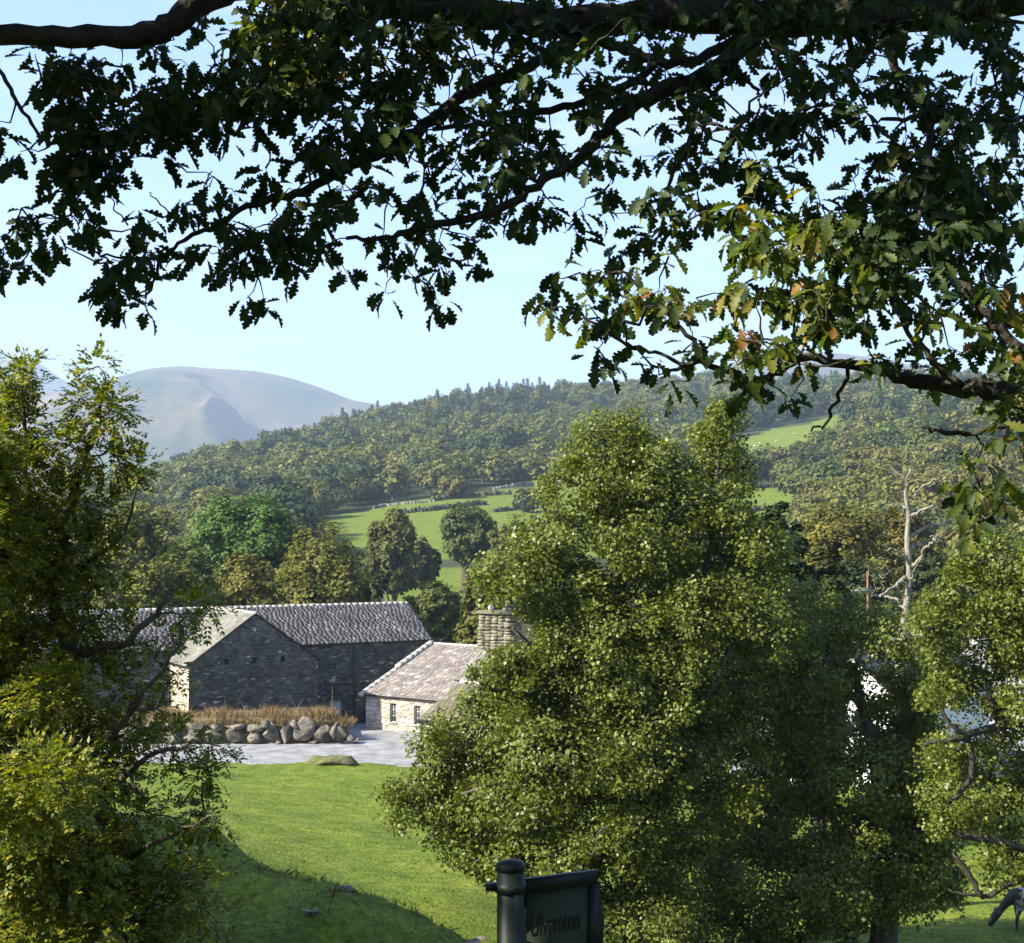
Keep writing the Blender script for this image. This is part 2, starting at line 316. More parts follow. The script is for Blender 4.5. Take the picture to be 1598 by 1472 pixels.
# gravel farmyard and track
gravel = noisemat('gravel', [(.3, (.13, .135, .14)), (.5, (.215, .22, .228)), (.68, (.30, .305, .31))], .9, 12, bump=.5, bscale=14)
rb = MB(); xs = np.arange(-48, 48.1, 1.0); ys = np.arange(82.2, 116.1, .6); XX, YY = np.meshgrid(xs, ys)
front = 83.4 + .35 * np.sin(XX * .31) + .25 * np.sin(XX * .83 + 1)
YY = np.maximum(YY, front)
ZZ = -13.3 - .5 * np.clip((YY - 100) / 12, 0, 1) + .03
i = (np.arange(len(ys) - 1) * len(xs))[:, None]; j = np.arange(len(xs) - 1)[None]
rb.add(np.stack([XX.ravel(), YY.ravel(), ZZ.ravel()], 1), np.stack([i + j, i + j + 1, i + j + 1 + len(xs), i + j + len(xs)], -1).reshape(-1, 4))
tag(rb.build('road', gravel), kind='structure')
# lake
wm, n, b, o = nodemat('lake_water'); b.inputs['Base Color'].default_value = (.02, .05, .08, 1); b.inputs['Roughness'].default_value = .12
z = N(n, 'ShaderNodeTexNoise'); z.inputs['Scale'].default_value = .5; bp = N(n, 'ShaderNodeBump'); bp.inputs['Strength'].default_value = .3; n.links.new(z.outputs['Fac'], bp.inputs['Height']); n.links.new(bp.outputs[0], b.inputs['Normal'])
lb = MB(); lb.add([(-420, 190, -17.6), (-60, 190, -17.6), (-60, 470, -17.6), (-420, 470, -17.6)], [(0, 1, 2, 3)]); tag(lb.build('lake', wm), kind='structure')

# ------------------------------------------------------------------ far fells
fellm, n, b, o = nodemat('fell_grass'); l = n.links.new
t = N(n, 'ShaderNodeTexCoord'); z = N(n, 'ShaderNodeTexNoise'); z.inputs['Scale'].default_value = .0022; z.inputs['Detail'].default_value = 12; z.inputs['Roughness'].default_value = .68
l(t.outputs['Object'], z.inputs['Vector']); r = ramp(n, [(.34, (.025, .045, .012)), (.45, (.055, .06, .022)), (.54, (.11, .085, .045)), (.64, (.15, .11, .07)), (.72, (.08, .075, .055))]); l(z.outputs['Fac'], r.inputs[0]); l(r.outputs[0], b.inputs['Base Color'])
b.inputs['Roughness'].default_value = 1; b.inputs['Specular IOR Level'].default_value = 0
z2 = N(n, 'ShaderNodeTexNoise'); z2.inputs['Scale'].default_value = .006; z2.inputs['Detail'].default_value = 8; l(t.outputs['Object'], z2.inputs['Vector']); bp = N(n, 'ShaderNodeBump'); bp.inputs['Strength'].default_value = .8; bp.inputs['Distance'].default_value = 30; l(z2.outputs['Fac'], bp.inputs['Height']); l(bp.outputs[0], b.inputs['Normal'])
def fell(name, prof, D0, depth, spur=None, base=780):
    px = np.linspace(prof[0][0], prof[-1][0], 260); py = np.interp(px, [p[0] for p in prof], [p[1] for p in prof])
    k = np.hanning(9); k /= k.sum(); py = np.convolve(np.pad(py, 4, mode='edge'), k, 'valid')
    rows = np.linspace(-1, 1, 150)          # -1 near foot .. 0 crest .. 1 far foot
    u = (px - 799) / F
    PXg, T = np.meshgrid(px, rows); D = D0 + T * depth; Xg = D0 * u[None] * (D / D0) ** .2; 
    crest = -(np.interp(PXg, px, py) - 820) / F * D0
    ft = np.where(T < 0, 1 - np.abs(T) ** 1.25, 1 - T ** 2)
    Zg = crest * ft
    nzv = np.array([mn.fractal(Vector((x / 900, d / 900, 3.1)), 1.0, 2.1, 6) for x, d in zip(Xg.ravel(), D.ravel())]).reshape(Xg.shape)
    gz_ = np.array([1 - abs(mn.fractal(Vector((x / 420, d / 1400, 7.7)), 1.0, 2.2, 5)) for x, d in zip(Xg.ravel(), D.ravel())]).reshape(Xg.shape)
    Zg += (nzv * 85 + (gz_ - .8) * 95) * np.clip((1 - ft) * 2.2, 0, 1) * (ft > 0)
    if spur:
        for (x0, d0, x1, d1, hgt, wl, wr) in spur:
            ax = np.array([x1 - x0, d1 - d0]); Ls = np.hypot(*ax); ax /= Ls
            qx = Xg - x0; qd = D - d0; s = (qx * ax[0] + qd * ax[1]) / Ls; dd = qx * -ax[1] + qd * ax[0]   # signed side
            dd = dd + 35 * np.sin(s * 9) ; env = sstep(-.05, .15, s) * (1 - sstep(.75, 1.05, s))
            e2 = (.12 + .88 * np.clip(s / .7, 0, 1)) * sstep(-.1, .06, s) * (1 - sstep(.85, 1.1, s)); bell = sstep(.02, .2, s) * (1 - sstep(.7, 1.0, s))
            Zg += hgt * e2 * np.where(dd > 0, np.clip(1 - dd / wr, 0, 1), np.clip(1 + dd / wl, 0, 1) ** 1.3)
            Zg -= np.where(dd > 0, 85 * bell * np.sin(np.pi * np.clip(dd / 480, 0, 1)) ** .7, 0)
    m = MB(); nc = len(px); i = (np.arange(len(rows) - 1) * nc)[:, None]; j = np.arange(nc - 1)[None]
    m.add(np.stack([Xg.ravel(), D.ravel(), Zg.ravel() - 10], 1), np.stack([i + j, i + j + 1, i + nc + j + 1, i + nc + j], -1).reshape(-1, 4))
    return tag(m.build(name, fellm, smooth=True), kind='structure')
xf = lambda px, D: (px - 799) / F * D
fell('fell', [(-500, 700), (-250, 640), (-100, 608), (60, 610), (120, 604), (170, 590), (205, 578), (240, 569), (285, 566), (330, 570), (400, 574), (450, 584), (500, 600), (550, 620), (600, 628), (640, 640), (760, 700), (900, 760)], 5200, 1900,
     spur=[(xf(332, 5200), 4900, xf(478, 5200), 3700, 105, 700, 120)])
fell('distant_fell', [(-500, 640), (-120, 570), (0, 556), (55, 560), (75, 576), (100, 592), (150, 620), (260, 680), (400, 760)], 7200, 1500)
fell('eastern_fell', [(800, 720), (950, 630), (1020, 600), (1100, 572), (1180, 550), (1240, 543), (1300, 545), (1380, 556), (1450, 572), (1560, 590), (1800, 640), (2100, 700)], 5600, 1600)

# ------------------------------------------------------------------ foliage
def kites(p, nrm, tdir, Lg, wd, fold=.25):
    """folded kite-shaped leaves: base p, long axis tdir, width wd"""
    nrm = unit(nrm); tdir = unit(tdir - nrm * (tdir * nrm).sum(1, keepdims=True)); s = np.cross(nrm, tdir)
    Lg = np.asarray(Lg)[:, None]; wd = np.asarray(wd)[:, None]
    v = np.stack([p, p + tdir * Lg * .42 + s * wd + nrm * wd * fold, p + tdir * Lg, p + tdir * Lg * .42 - s * wd + nrm * wd * fold], 1)
    return v.reshape(-1, 3), (np.arange(len(p))[:, None] * 4 + np.arange(4)[None])
def rdir(n): return unit(rng.normal(size=(n, 3)))
def clump_cloud(lobes, nclump, perclump, csize, leafL, leafW, shell=.16, down=.35, flat=1., upn=.5, nrand=.8):
    """lobes (cx,cy,cz,rx,ry,rz); returns kite verts/faces and clump centres"""
    lb = np.array(lobes, float); wgt = (lb[:, 3] * lb[:, 4] * lb[:, 5]) ** .67; wgt /= wgt.sum()
    k = rng.choice(len(lb), nclump, p=wgt); d = rdir(nclump)
    rad = 1 - np.abs(rng.normal(0, shell, nclump)); rad = np.clip(rad, .15, 1.05)
    cc = lb[k, :3] + d * lb[k, 3:] * rad[:, None]
    per = rng.poisson(perclump, nclump) + 2; ci = np.repeat(np.arange(nclump), per); n = len(ci)
    sz = csize * rng.uniform(.6, 1.35, nclump)
    off = rdir(n) * (rng.uniform(0, 1, n) ** .5)[:, None] * sz[ci][:, None]; off[:, 2] *= .75 * flat
    p = cc[ci] + off
    nr_ = unit(d[ci] * .8 + unit(off) * (.8 - nrand) + rdir(n) * nrand + np.array([0, 0, upn])); td = rdir(n) * .8 + off / csize * .5 + np.array([0, 0, -down])
    s = rng.uniform(.65, 1.25, n)
    return kites(p, nr_, td, leafL * s, leafW * s), cc
def wiggle(a, b, n=5, amp=.08, sag=0):
    a = np.asarray(a, float); b = np.asarray(b, float); t = np.linspace(0, 1, n)[:, None]; Ln = np.linalg.norm(b - a)
    p = a + (b - a) * t; w_ = rng.normal(0, amp * Ln, (n, 3)); w_[0] = 0; w_[-1] = 0
    p = p + w_ * np.sin(t * math.pi); p[:, 2] += np.sin(t[:, 0] * math.pi) * sag * Ln
    return p
def smoothpath(pts, k=4):
    pts = np.asarray(pts, float); n = len(pts)
    q = np.vstack([2 * pts[0] - pts[1], pts, 2 * pts[-1] - pts[-2]]); o = []
    for i in range(1, n):
        p0, p1, p2, p3 = q[i - 1], q[i], q[i + 1], q[i + 2]
        for t in np.linspace(0, 1, k, endpoint=False): o.append(.5 * ((2 * p1) + (-p0 + p2) * t + (2 * p0 - 5 * p1 + 4 * p2 - p3) * t * t + (-p0 + 3 * p1 - 3 * p2 + p3) * t ** 3))
    o.append(pts[-1]); return np.array(o)
def connect(mb, nodes, targets, r0, r1, bias=None, maxlen=9e9, k=5, amp=.07):
    """grow a twig from the nearest existing node to each target, nearest targets first"""
    nodes = np.asarray(nodes, float); targets = np.asarray(targets, float)
    d = np.linalg.norm(targets[:, None] - nodes[None], axis=2).min(1); order = np.argsort(d)
    buf = np.zeros((len(nodes) + len(targets) * 4, 3)); buf[:len(nodes)] = nodes; m = len(nodes)
    for i in order:
        t = targets[i]; dd = np.linalg.norm(buf[:m] - t, axis=1)
        if bias is not None: dd = dd + bias * np.maximum(0, buf[:m, 2] - t[2])
        j = dd.argmin()
        if dd[j] > maxlen: continue
        n = 5; p = wiggle(buf[j], t, n, amp); ln = np.linalg.norm(p[-1] - p[0])
        mb.tube(p, np.linspace(min(r0, r1 + ln * .02), r1, n), k, cap=False)
        buf[m:m + 4] = p[1:]; m += 4
    return buf[:m]

def far_tree(name, h, lobes, nclump, per, cs, leaf, trunk_r, trunk_h, lw=.55, limbs=6, nrand=.5, shell=.12):
    """tree standing at the origin: returns (crown MB, trunk MB)"""
    c = MB(); (v, f), cc = clump_cloud(lobes, nclump, per, cs, leaf, leaf * lw * .5, down=.1, shell=shell, nrand=nrand); c.add(v, f)
    t = MB(); top = np.array((rng.normal(0, .3), rng.normal(0, .3), h * .72)); p = smoothpath([(0, 0, -.8), (0, 0, trunk_h), top * .7 + np.array((0, 0, .1)), top])
    t.tube(p, np.linspace(trunk_r * 1.15, trunk_r * .3, len(p)), 8)
    for lo in sorted(lobes, key=lambda q: -q[3])[:limbs]:
        s0 = p[min(len(p) - 1, 3 + rng.integers(0, 5))]; q = wiggle(s0, np.array(lo[:3]), 5, .06, .05); t.tube(q, np.linspace(trunk_r * .45, trunk_r * .12, 5), 5)
    return c, t
def lumps(rx, rz, zc, n, s=.5, flat=1):
    """lobes scattered over an ellipsoid crown"""
    o = [(0, 0, zc, rx * .72, rx * .72, rz * .75)]
    for d in rdir(n):
        if d[2] < -.55: d[2] *= -1
        q = s * rng.uniform(.7, 1.2); o.append((d[0] * rx * .68, d[1] * rx * .68, zc + d[2] * rz * .68, rx * q, rx * q, rz * q * .9 * flat))
    return o

# ------------------------------------------------------------------ farm buildings
M_dstone = stonemat('dark_slate_stone', [(0, (.055, .062, .06)), (.45, (.088, .092, .086)), (.8, (.115, .115, .10)), (.93, (.155, .148, .12)), (.975, (.27, .25, .20)), (1, (.48, .45, .37))], (.035, .04, .043), (3.0, 3.0, 8.5), mort=.04)
M_cstone = stonemat('limewashed_stone', [(0, (.30, .255, .20)), (.5, (.43, .375, .30)), (.85, (.52, .47, .39)), (1, (.22, .18, .14))], (.37, .33, .265), (2.4, 2.4, 5.5), mort=.12)
M_bstone = noisemat('rubble_boulder', [(.3, (.03, .03, .028)), (.45, (.09, .085, .072)), (.57, (.16, .142, .115)), (.7, (.25, .21, .16))], 1.7, 9, bump=.9, bscale=7, dist=.06)
M_slateA = slatemat('weathered_slate', [(0, (.082, .075, .072)), (.5, (.105, .096, .092)), (.85, (.13, .12, .113)), (.95, (.165, .155, .145)), (1, (.24, .23, .215))])
M_slateB = slatemat('pale_slate', [(0, (.115, .113, .10)), (.6, (.145, .14, .122)), (1, (.19, .185, .16))], (.56, (.13, .13, .085)))
M_slateC = slatemat('pinkish_grey_slate', [(0, (.115, .10, .095)), (.6, (.155, .138, .13)), (.92, (.20, .185, .17)), (1, (.32, .30, .28))])
M_slateD = slatemat('mossy_slate', [(0, (.08, .072, .06)), (.6, (.115, .10, .085)), (1, (.15, .14, .11))], (.46, (.085, .08, .03)))
M_ridge = noisemat('ridge_stone', [(.3, (.26, .25, .22)), (.7, (.42, .40, .35))], 5)
M_white = noisemat('whitewash', [(.3, (.60, .60, .585)), (.7, (.74, .74, .72))], 2, bump=.2)
M_wood = noisemat('old_timber', [(.3, (.12, .13, .125)), (.7, (.22, .23, .22))], 6, stretch=(1, 1, .2))
M_dwood = noisemat('dark_timber', [(.3, (.02, .018, .015)), (.7, (.045, .04, .035))], 6)
M_paint = plain('grey_paint', (.45, .47, .47), .5)
M_iron = plain('black_iron', (.02, .02, .022), .5)
gl, n, b, o = nodemat('window_glass'); b.inputs['Base Color'].default_value = (.02, .025, .03, 1); b.inputs['Roughness'].default_value = .08; b.inputs['Specular IOR Level'].default_value = .8
M_glass = gl
def slates(mb, A, B, C, D, ex=.30, wd=.38, t=.012, edge=.03):
    """overlapping slates on the quad A(eave left) B(eave right) C(ridge right) D(ridge left)"""
    A, B, C, D = [np.array(q, float) for q in (A, B, C, D)]
    up = unit(D - A); al = unit(B - A); nrm = unit(np.cross(al, up)); nrm = nrm if nrm[2] > 0 else -nrm
    Ls = np.linalg.norm(D - A); rows = int(Ls / ex)
    for i in range(rows + 1):
        v = i * ex; a = A + (D - A) * v / Ls; bq = B + (C - B) * v / Ls; W = np.linalg.norm(bq - a); d = unit(bq - a)
        h = min(ex * 1.35, Ls - v + .05)
        x = -rng.uniform(0, wd) ; sc = 1 - .25 * i / rows
        while x < W:
            ww = wd * rng.uniform(.6, 1.35) * sc; x0, x1 = max(x, -edge * rng.uniform(0, 1.5)), min(x + ww - .002, W + edge * rng.uniform(0, 1.5))
            if x1 - x0 > .04:
                dv = rng.uniform(-.02, .008); lo = nrm * .017; hi = nrm * .006
                p = a + up * dv; q0 = [p + d * x0 + lo, p + d * x1 + lo, p + d * x1 + up * h + hi, p + d * x0 + up * h + hi]
                q1 = [u_ + nrm * t for u_ in q0]
                mb.add(q0 + q1, [(0, 3, 2, 1), (4, 5, 6, 7), (0, 1, 5, 4), (1, 2, 6, 5), (3, 0, 4, 7)])
            x += ww
def wallgrid(mb, x0, x1, z0, z1, holes, depth=.24, mi=0):
    """front wall in the local plane y=0 (outside is -y) with real openings; returns quads in (x,y,z)"""
    xs = sorted({x0, x1, *[h[0] for h in holes], *[h[1] for h in holes]}); zs = sorted({z0, z1, *[h[2] for h in holes], *[h[3] for h in holes]})
    for a, b_ in zip(xs, xs[1:]):
        for c, d in zip(zs, zs[1:]):
            if any(h[0] <= a + 1e-6 and b_ <= h[1] + 1e-6 and h[2] <= c + 1e-6 and d <= h[3] + 1e-6 for h in holes): continue
            mb.add([(a, 0, c), (b_, 0, c), (b_, 0, d), (a, 0, d)], [(0, 1, 2, 3)], mi)
    for (a, b_, c, d) in holes:
        mb.add([(a, 0, c), (b_, 0, c), (b_, 0, d), (a, 0, d), (a, depth, c), (b_, depth, c), (b_, depth, d), (a, depth, d)], [(0, 1, 5, 4), (1, 2, 6, 5), (2, 3, 7, 6), (3, 0, 4, 7)], mi)
def house(name, x, y, az, Ln, hw, eave, ridge, zg, wallm, slatem, label, cat, holes=(), ov=.18, goh=.12, gable_holes=(), back_eave=None, hips=False, ridge_tiles=True, x0=0, verge='both', underz=0, dark_under=True):
    """gabled building; local X runs along the ridge (azimuth az), the front slope faces local -Y"""
    root = empty(name, (x, y, zg), math.pi / 2 - az, label=label, cat=cat)
    e, r_ = eave - zg, ridge - zg
    wy = hw - ov - .05; slope = (r_ - e) / hw; ze = e + slope * (hw - wy) - .10      # wall head under the roof
    m = MB(); f = MB(); wallgrid(f, x0 + goh, Ln - goh, underz, ze, holes)
    for v in f.v: v[:, 1] -= wy
    m.v += f.v; m.f += f.f; m.n = f.n
    ztop = r_ - .12
    for xe, s in ((Ln - goh, 1), (x0 + goh, -1)):
        if s == 1 and gable_holes:
            g = MB(); zg2 = ze; wallgrid(g, -wy, wy, underz, zg2, [h for h in gable_holes])
            for v in g.v: v[:] = np.stack([xe - v[:, 1], v[:, 0], v[:, 2]], 1)
            m.add(np.concatenate(g.v), [tuple(q) for ff, _ in g.f for q in ff]); m.add([(xe, -wy, zg2), (xe, wy, zg2), (xe, 0, ztop)], [(0, 1, 2)])
        else:
            q = [(xe, -wy, underz), (xe, wy, underz), (xe, wy, ze), (xe, 0, ztop), (xe, -wy, ze)]
            m.add(q, [tuple(range(5)) if s == 1 else tuple(range(4, -1, -1))])
    m.add([(x0 + goh, wy, underz), (Ln - goh, wy, underz), (Ln - goh, wy, ze), (x0 + goh, wy, ze)], [(3, 2, 1, 0)])
    m.build('wall', wallm, root)
    sm = MB(); slates(sm, (x0, -hw, e), (Ln, -hw, e), (Ln, 0, r_), (x0, 0, r_)); slates(sm, (Ln, hw, e), (x0, hw, e), (x0, 0, r_), (Ln, 0, r_))
    t = .07
    rf = sm.build('roof', slatem, root)
    um = MB(); 
    for s in (-1, 1):
        q = [(x0 + .02, s * (hw - .03), e - .005), (Ln - .02, s * (hw - .03), e - .005), (Ln - .02, 0, r_ - .005), (x0 + .02, 0, r_ - .005)]
        q2 = [(a, b_, c - t) for a, b_, c in q]; um.add(q + q2, [(0, 1, 2, 3), (7, 6, 5, 4), (0, 4, 5, 1), (1, 5, 6, 2), (3, 7, 4, 0)])
    um.build('roof_boards', M_dwood, rf)
    if ridge_tiles:
        rt = MB(); xx = x0 - .02
        while xx < Ln - .1:
            l_ = rng.uniform(.42, .5); a = min(xx + l_, Ln + .02); zt = r_ + .075 + rng.normal(0, .006)
            v = [(q, s * .15, zt - .10) for q in (xx, a) for s in (-1, 1)] + [(q, s * .05, zt + .012) for q in (xx, a) for s in (-1, 1)] + [(q, s * .15, zt - .14) for q in (xx, a) for s in (-1, 1)]
            rt.add(v, [(0, 4, 6, 2), (4, 5, 7, 6), (5, 1, 3, 7), (0, 1, 5, 4), (2, 6, 7, 3), (0, 2, 10, 8), (1, 9, 11, 3), (8, 9, 1, 0), (10, 2, 3, 11)]); xx += l_ + .012
        rt.build('ridge_tiles', M_ridge, rf)
    return root, wy, ze
def window(root, wy, h, frame=M_paint, bars=(2, 3), sill=True, depth=.18, name='window'):
    a, b_, c, d = h; f = MB(); y = -wy + depth; t = .045
    for q in (((a + b_) / 2, y, c + t / 2), ((a + b_) / 2, y, d - t / 2)): f.box(q, (b_ - a, .05, t))
    for q in ((a + t / 2, y, (c + d) / 2), (b_ - t / 2, y, (c + d) / 2)): f.box(q, (t, .05, d - c - 2 * t))
    for i in range(1, bars[0]): f.box((a + (b_ - a) * i / bars[0], y - .003, (c + d) / 2), (.03, .035, d - c - 2 * t))
    for i in range(1, bars[1]): f.box(((a + b_) / 2, y + .002, c + (d - c) * i / bars[1]), (b_ - a - 2 * t, .035, .025))
    w_ = f.build(name, frame, root); g = MB(); g.box(((a + b_) / 2, y + .03, (c + d) / 2), (b_ - a - .01, .01, d - c - .01)); g.build('pane', M_glass, w_)
    if sill: g = MB(); g.box(((a + b_) / 2, -wy + .03, c - .04), (b_ - a + .2, .2, .08)); g.build('sill', M_ridge, w_)
    return w_
az = R(60)
# great barn
dh = (19.2, 20.2, -.2, 1.95)                     # pale door beside the wing
root, wy, ze = house('stone_barn', -31.03, 102.0, az, 27, 4.0, -8.1, -5.64, -13.9, M_dstone, M_slateA,
    'long dark stone barn with speckled slate roof, behind the gabled wing', 'barn', holes=[dh, (12.5, 13.2, 3.4, 4.1)], underz=-.6)
m = MB(); m.box((19.7, -wy + .16, .88), (1.0, .06, 2.14)); d = m.build('door', M_paint, root)
m = MB(); m.box((19.45, -wy + .11, .9), (.42, .03, 1.9)); m.box((19.95, -wy + .11, .9), (.42, .03, 1.9)); m.build('door_panel', plain('pale_door', (.34, .38, .38)), d)
m = MB()                                             # voussoirs over the door
for k in range(9):
    a_ = math.pi * (k + .5) / 9; m.box((19.7 + .62 * math.cos(a_), -wy - .01, 2.0 + .42 * math.sin(a_)), (.09, .08, .30), 0)
m.build('door_arch', M_dstone, root)
m = MB(); m.tube([(21.05, -wy - .07, 5.35), (21.05, -wy - .07, 0)], .05, 8); m.build('downpipe', M_iron, root)
m = MB(); m.box((20.5, -wy - .025, 3.05), (4.4, .05, .12)); m.build('string_course', M_dstone, root)
m = MB(); m.box((22.7, -wy - .55, .55), (1.9, .9, 1.1), jit=.02); m.build('log_bin', M_dwood, root)
# gabled wing, azimuth 150
vh = [(-1.95, -1.65, 4.55, 4.9), (-.15, .15, 4.55, 4.9), (1.65, 1.95, 4.55, 4.9)]
root2, wy2, ze2 = house('barn_wing', -20.47, 108.1, R(150), 8.15, 4.58, -8.82, -5.6, -12.6, M_dstone, M_slateB,
    'gabled stone barn wing with three small square vent holes, facing the boulder bank', 'barn', x0=0, gable_holes=[], underz=-1.2)
# repaint: the left side wall takes the paler stone, three vents are real recesses
def square(root, x, y, z, s):
    m = MB(); m.box((x, y, z), s); return m
wm2 = [c for c in root2.children if c.name.startswith('wall')][0]
g = MB(); ztop = 12.6 - 5.6 - .12; xe = 8.15 - .12
# gable rebuilt as vertical strips so that the vents are open
def gable_z(y): return ze2 + (ztop - ze2) * (1 - abs(y) / wy2)
vy = [-2.05, -1.75, -.15, .15, 1.75, 2.05]; zc0, zc1 = 3.78, 4.14
ys_ = [-wy2] + [vy[0], vy[1], vy[2], 0, vy[3], vy[4], vy[5]] + [wy2]
for a_, b_ in zip(ys_, ys_[1:]):
    isv = (a_, b_) in ((vy[0], vy[1]), (vy[2], 0), (0, vy[3]), (vy[4], vy[5]))
    lo = [(-1.2, zc0), (zc1, None)] if isv else [(-1.2, None)]
    for z0_, z1_ in lo:
        g.add([(xe + .03, a_, z0_), (xe + .03, b_, z0_), (xe + .03, b_, z1_ if z1_ is not None else gable_z(b_)), (xe + .03, a_, z1_ if z1_ is not None else gable_z(a_))], [(0, 1, 2, 3)])
for a_, b_ in ((vy[0], vy[1]), (vy[2], vy[3]), (vy[4], vy[5])):
    q = [(xe + .03, a_, zc0), (xe + .03, b_, zc0), (xe + .03, b_, zc1), (xe + .03, a_, zc1)]; q2 = [(xe - .35, y_, z_) for _, y_, z_ in q]
    g.add(q + q2, [(0, 1, 5, 4), (1, 2, 6, 5), (2, 3, 7, 6), (3, 0, 4, 7), (4, 5, 6, 7)])
g.build('gable_wall', M_dstone, root2)
bpy.data.objects.remove(wm2)
m = MB()
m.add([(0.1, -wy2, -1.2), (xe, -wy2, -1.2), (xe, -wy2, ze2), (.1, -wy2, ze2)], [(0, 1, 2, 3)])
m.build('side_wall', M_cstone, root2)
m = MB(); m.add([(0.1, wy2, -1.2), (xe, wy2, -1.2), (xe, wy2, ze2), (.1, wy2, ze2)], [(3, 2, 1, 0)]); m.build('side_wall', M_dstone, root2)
for k in range(34):                                    # through-stones that stick out of the gable
    pass
m = MB()
for zt, ny in ((1.9, 7), (3.0, 6), (5.2, 2), (4.7, 3)):
    for q in range(ny):
        y_ = (q + .5 + rng.uniform(-.3, .3)) / ny * 2 * wy2 * .85 - wy2 * .85; 
        if gable_z(y_) > zt + .4: m.box((xe + .09, y_, zt + rng.uniform(-.12, .12)), (.16, rng.uniform(.16, .3), .07), jit=.008)
tag(m.build('through_stones', M_bstone, root2), kind='stuff')
# white cottage with barred windows
ch = [(2.28, 2.86, .72, 1.95), (4.38, 4.96, .72, 1.95), (7.2, 7.8, .72, 1.95)]
root3, wy3, _ = house('cottage', -5.53, 110.65, R(128), 15, 7.17, -11.2, -8.25, -13.6, M_cstone, M_slateC,
    'cream stone cottage with barred windows and pinkish slate roof, right of the barns', 'cottage', holes=ch, underz=-.4)
for h in ch: window(root3, wy3, h, bars=(3, 3))
m = MB(); nst = 14
for k in range(nst):
    t0, t1 = k / nst, (k + 1) / nst; y0_, y1_ = -7.3 + 7.3 * t0, -7.3 + 7.3 * t1; z0_, z1_ = 2.34 + 2.98 * t0, 2.34 + 2.98 * t1; up_ = .10 if t0 < .45 else .24
    v = [(-.28, y0_, z0_), (.12, y0_, z0_), (.12, y1_ - .02, z1_), (-.28, y1_ - .02, z1_)]; v = [(a_, b_, c_ - .1) for a_, b_, c_ in v] + [(a_, b_, c_ + up_) for a_, b_, c_ in v]
    m.add(v, [(3, 2, 1, 0), (4, 5, 6, 7), (0, 1, 5, 4), (1, 2, 6, 5), (2, 3, 7, 6), (3, 0, 4, 7)])
m.build('coping', M_ridge, root3)
# nearer mossy outbuilding with drainpipe
root4, wy4, _ = house('outbuilding', -2.945, 91.1, R(132), 9.5, 3.5, -10.83, -8.98, -13.35, M_cstone, M_slateD,
    'small mossy roofed outbuilding with an iron drainpipe on its corner, half behind the bushy alder', 'outbuilding', holes=[(2.6, 3.4, .8, 1.9), (5.4, 6.4, 0, 2.0)], underz=-.4)
window(root4, wy4, (2.6, 3.4, .8, 1.9), bars=(2, 2))
m = MB(); m.box((5.9, -wy4 + .16, 1.0), (1.0, .06, 2.0)); m.build('door', M_wood, root4)
m = MB(); m.tube([(.12, -3.42, 2.5), (.14, -wy4 - .08, 2.25), (.14, -wy4 - .08, -.1)], .055, 8); m.tube([(-.1, -3.56, 2.5), (9.6, -3.56, 2.5)], .06, 6); m.build('drainpipe', M_iron, root4)
# farmhouse with the big chimney
root5, wy5, _ = house('farmhouse', -1.6, 101.6, R(122), 13, 3.8, -9.6, -7.6, -13.5, M_cstone, M_slateB,
    'stone farmhouse mostly hidden behind the bushy alder, with a broad stone chimney', 'house', holes=[(3, 4, 1, 2.2)], underz=-.4)
window(root5, wy5, (3, 4, 1, 2.2))
m = MB()
zc = 4.6
for k in range(16):                                    # stacked rubble courses, battered
    zt = zc + k * .20; s_ = 1 - k * .006
    for q in range(5):
        m.box((1.0 + (q - 2) * .52 * s_, 0, zt + .1), (rng.uniform(.44, .54) * s_, 1.5 * s_ + rng.uniform(-.05, .06), rng.uniform(.15, .2)), jit=.03)
cs = m.build('chimney', noisemat('lichened_stone', [(.3, (.06, .06, .03)), (.5, (.15, .137, .10)), (.7, (.27, .25, .19))], 2.5, bump=.35), root5)
m = MB(); m.box((1.0, 0, zc + 3.27), (2.95, 1.8, .13), jit=.03); m.box((1.0, 0, zc + 3.39), (2.6, 1.5, .10), jit=.03); m.build('chimney_cap', M_slateD, cs)
m = MB(); m.box((1.75, -.1, zc + 3.62), (.7, .5, .35), jit=.03)
m.add([(1.3, -.5, zc + 3.78), (1.3, .4, zc + 3.78), (2.25, .4, zc + 3.78), (2.25, -.5, zc + 3.78), (1.78, -.5, zc + 4.15), (1.78, .4, zc + 4.15)], [(0, 3, 4), (1, 5, 2), (0, 4, 5, 1), (3, 2, 5, 4), (0, 1, 2, 3)])
m.build('slate_cowl', M_slateB, cs)
m = MB(); m.tube([(.3, 0, zc + 3.42), (.3, 0, zc + 3.62), (.3, 0, zc + 3.72), (.3, 0, zc + 3.8)], [.2, .24, .18, .06], 10); m.build('chimney_pot', M_ridge, cs)
# white house with sunlit gable, right
root6, wy6, _ = house('white_house', 23.7, 89.1, R(218), 11.5, 3.5, -8.9, -6.1, -13.4, M_white, M_slateA,
    'whitewashed house whose bright gable shows through the leaves left of the bare dead tree trunk', 'house', holes=[(3, 4, 3, 4), (6, 7, 3, 4)], underz=-.4)
window(root6, wy6, (3, 4, 3, 4)); window(root6, wy6, (6, 7, 3, 4))
root7, wy7, _ = house('slate_roofed_house', 25.5, 106.0, R(96), 15, 3.9, -10.4, -7.7, -13.4, noisemat('grey_render', [(.3, (.36, .38, .40)), (.7, (.5, .52, .53))], 2), slatemat('blue_grey_slate', [(0, (.2, .2, .2)), (1, (.3, .3, .29))]),
    'grey house with pale slate roof and white chimney, behind the tree at right', 'house', holes=[(2.5, 3.6, .9, 2.1), (6, 7.1, .9, 2.1)], underz=-.4)
window(root7, wy7, (2.5, 3.6, .9, 2.1)); window(root7, wy7, (6, 7.1, .9, 2.1))
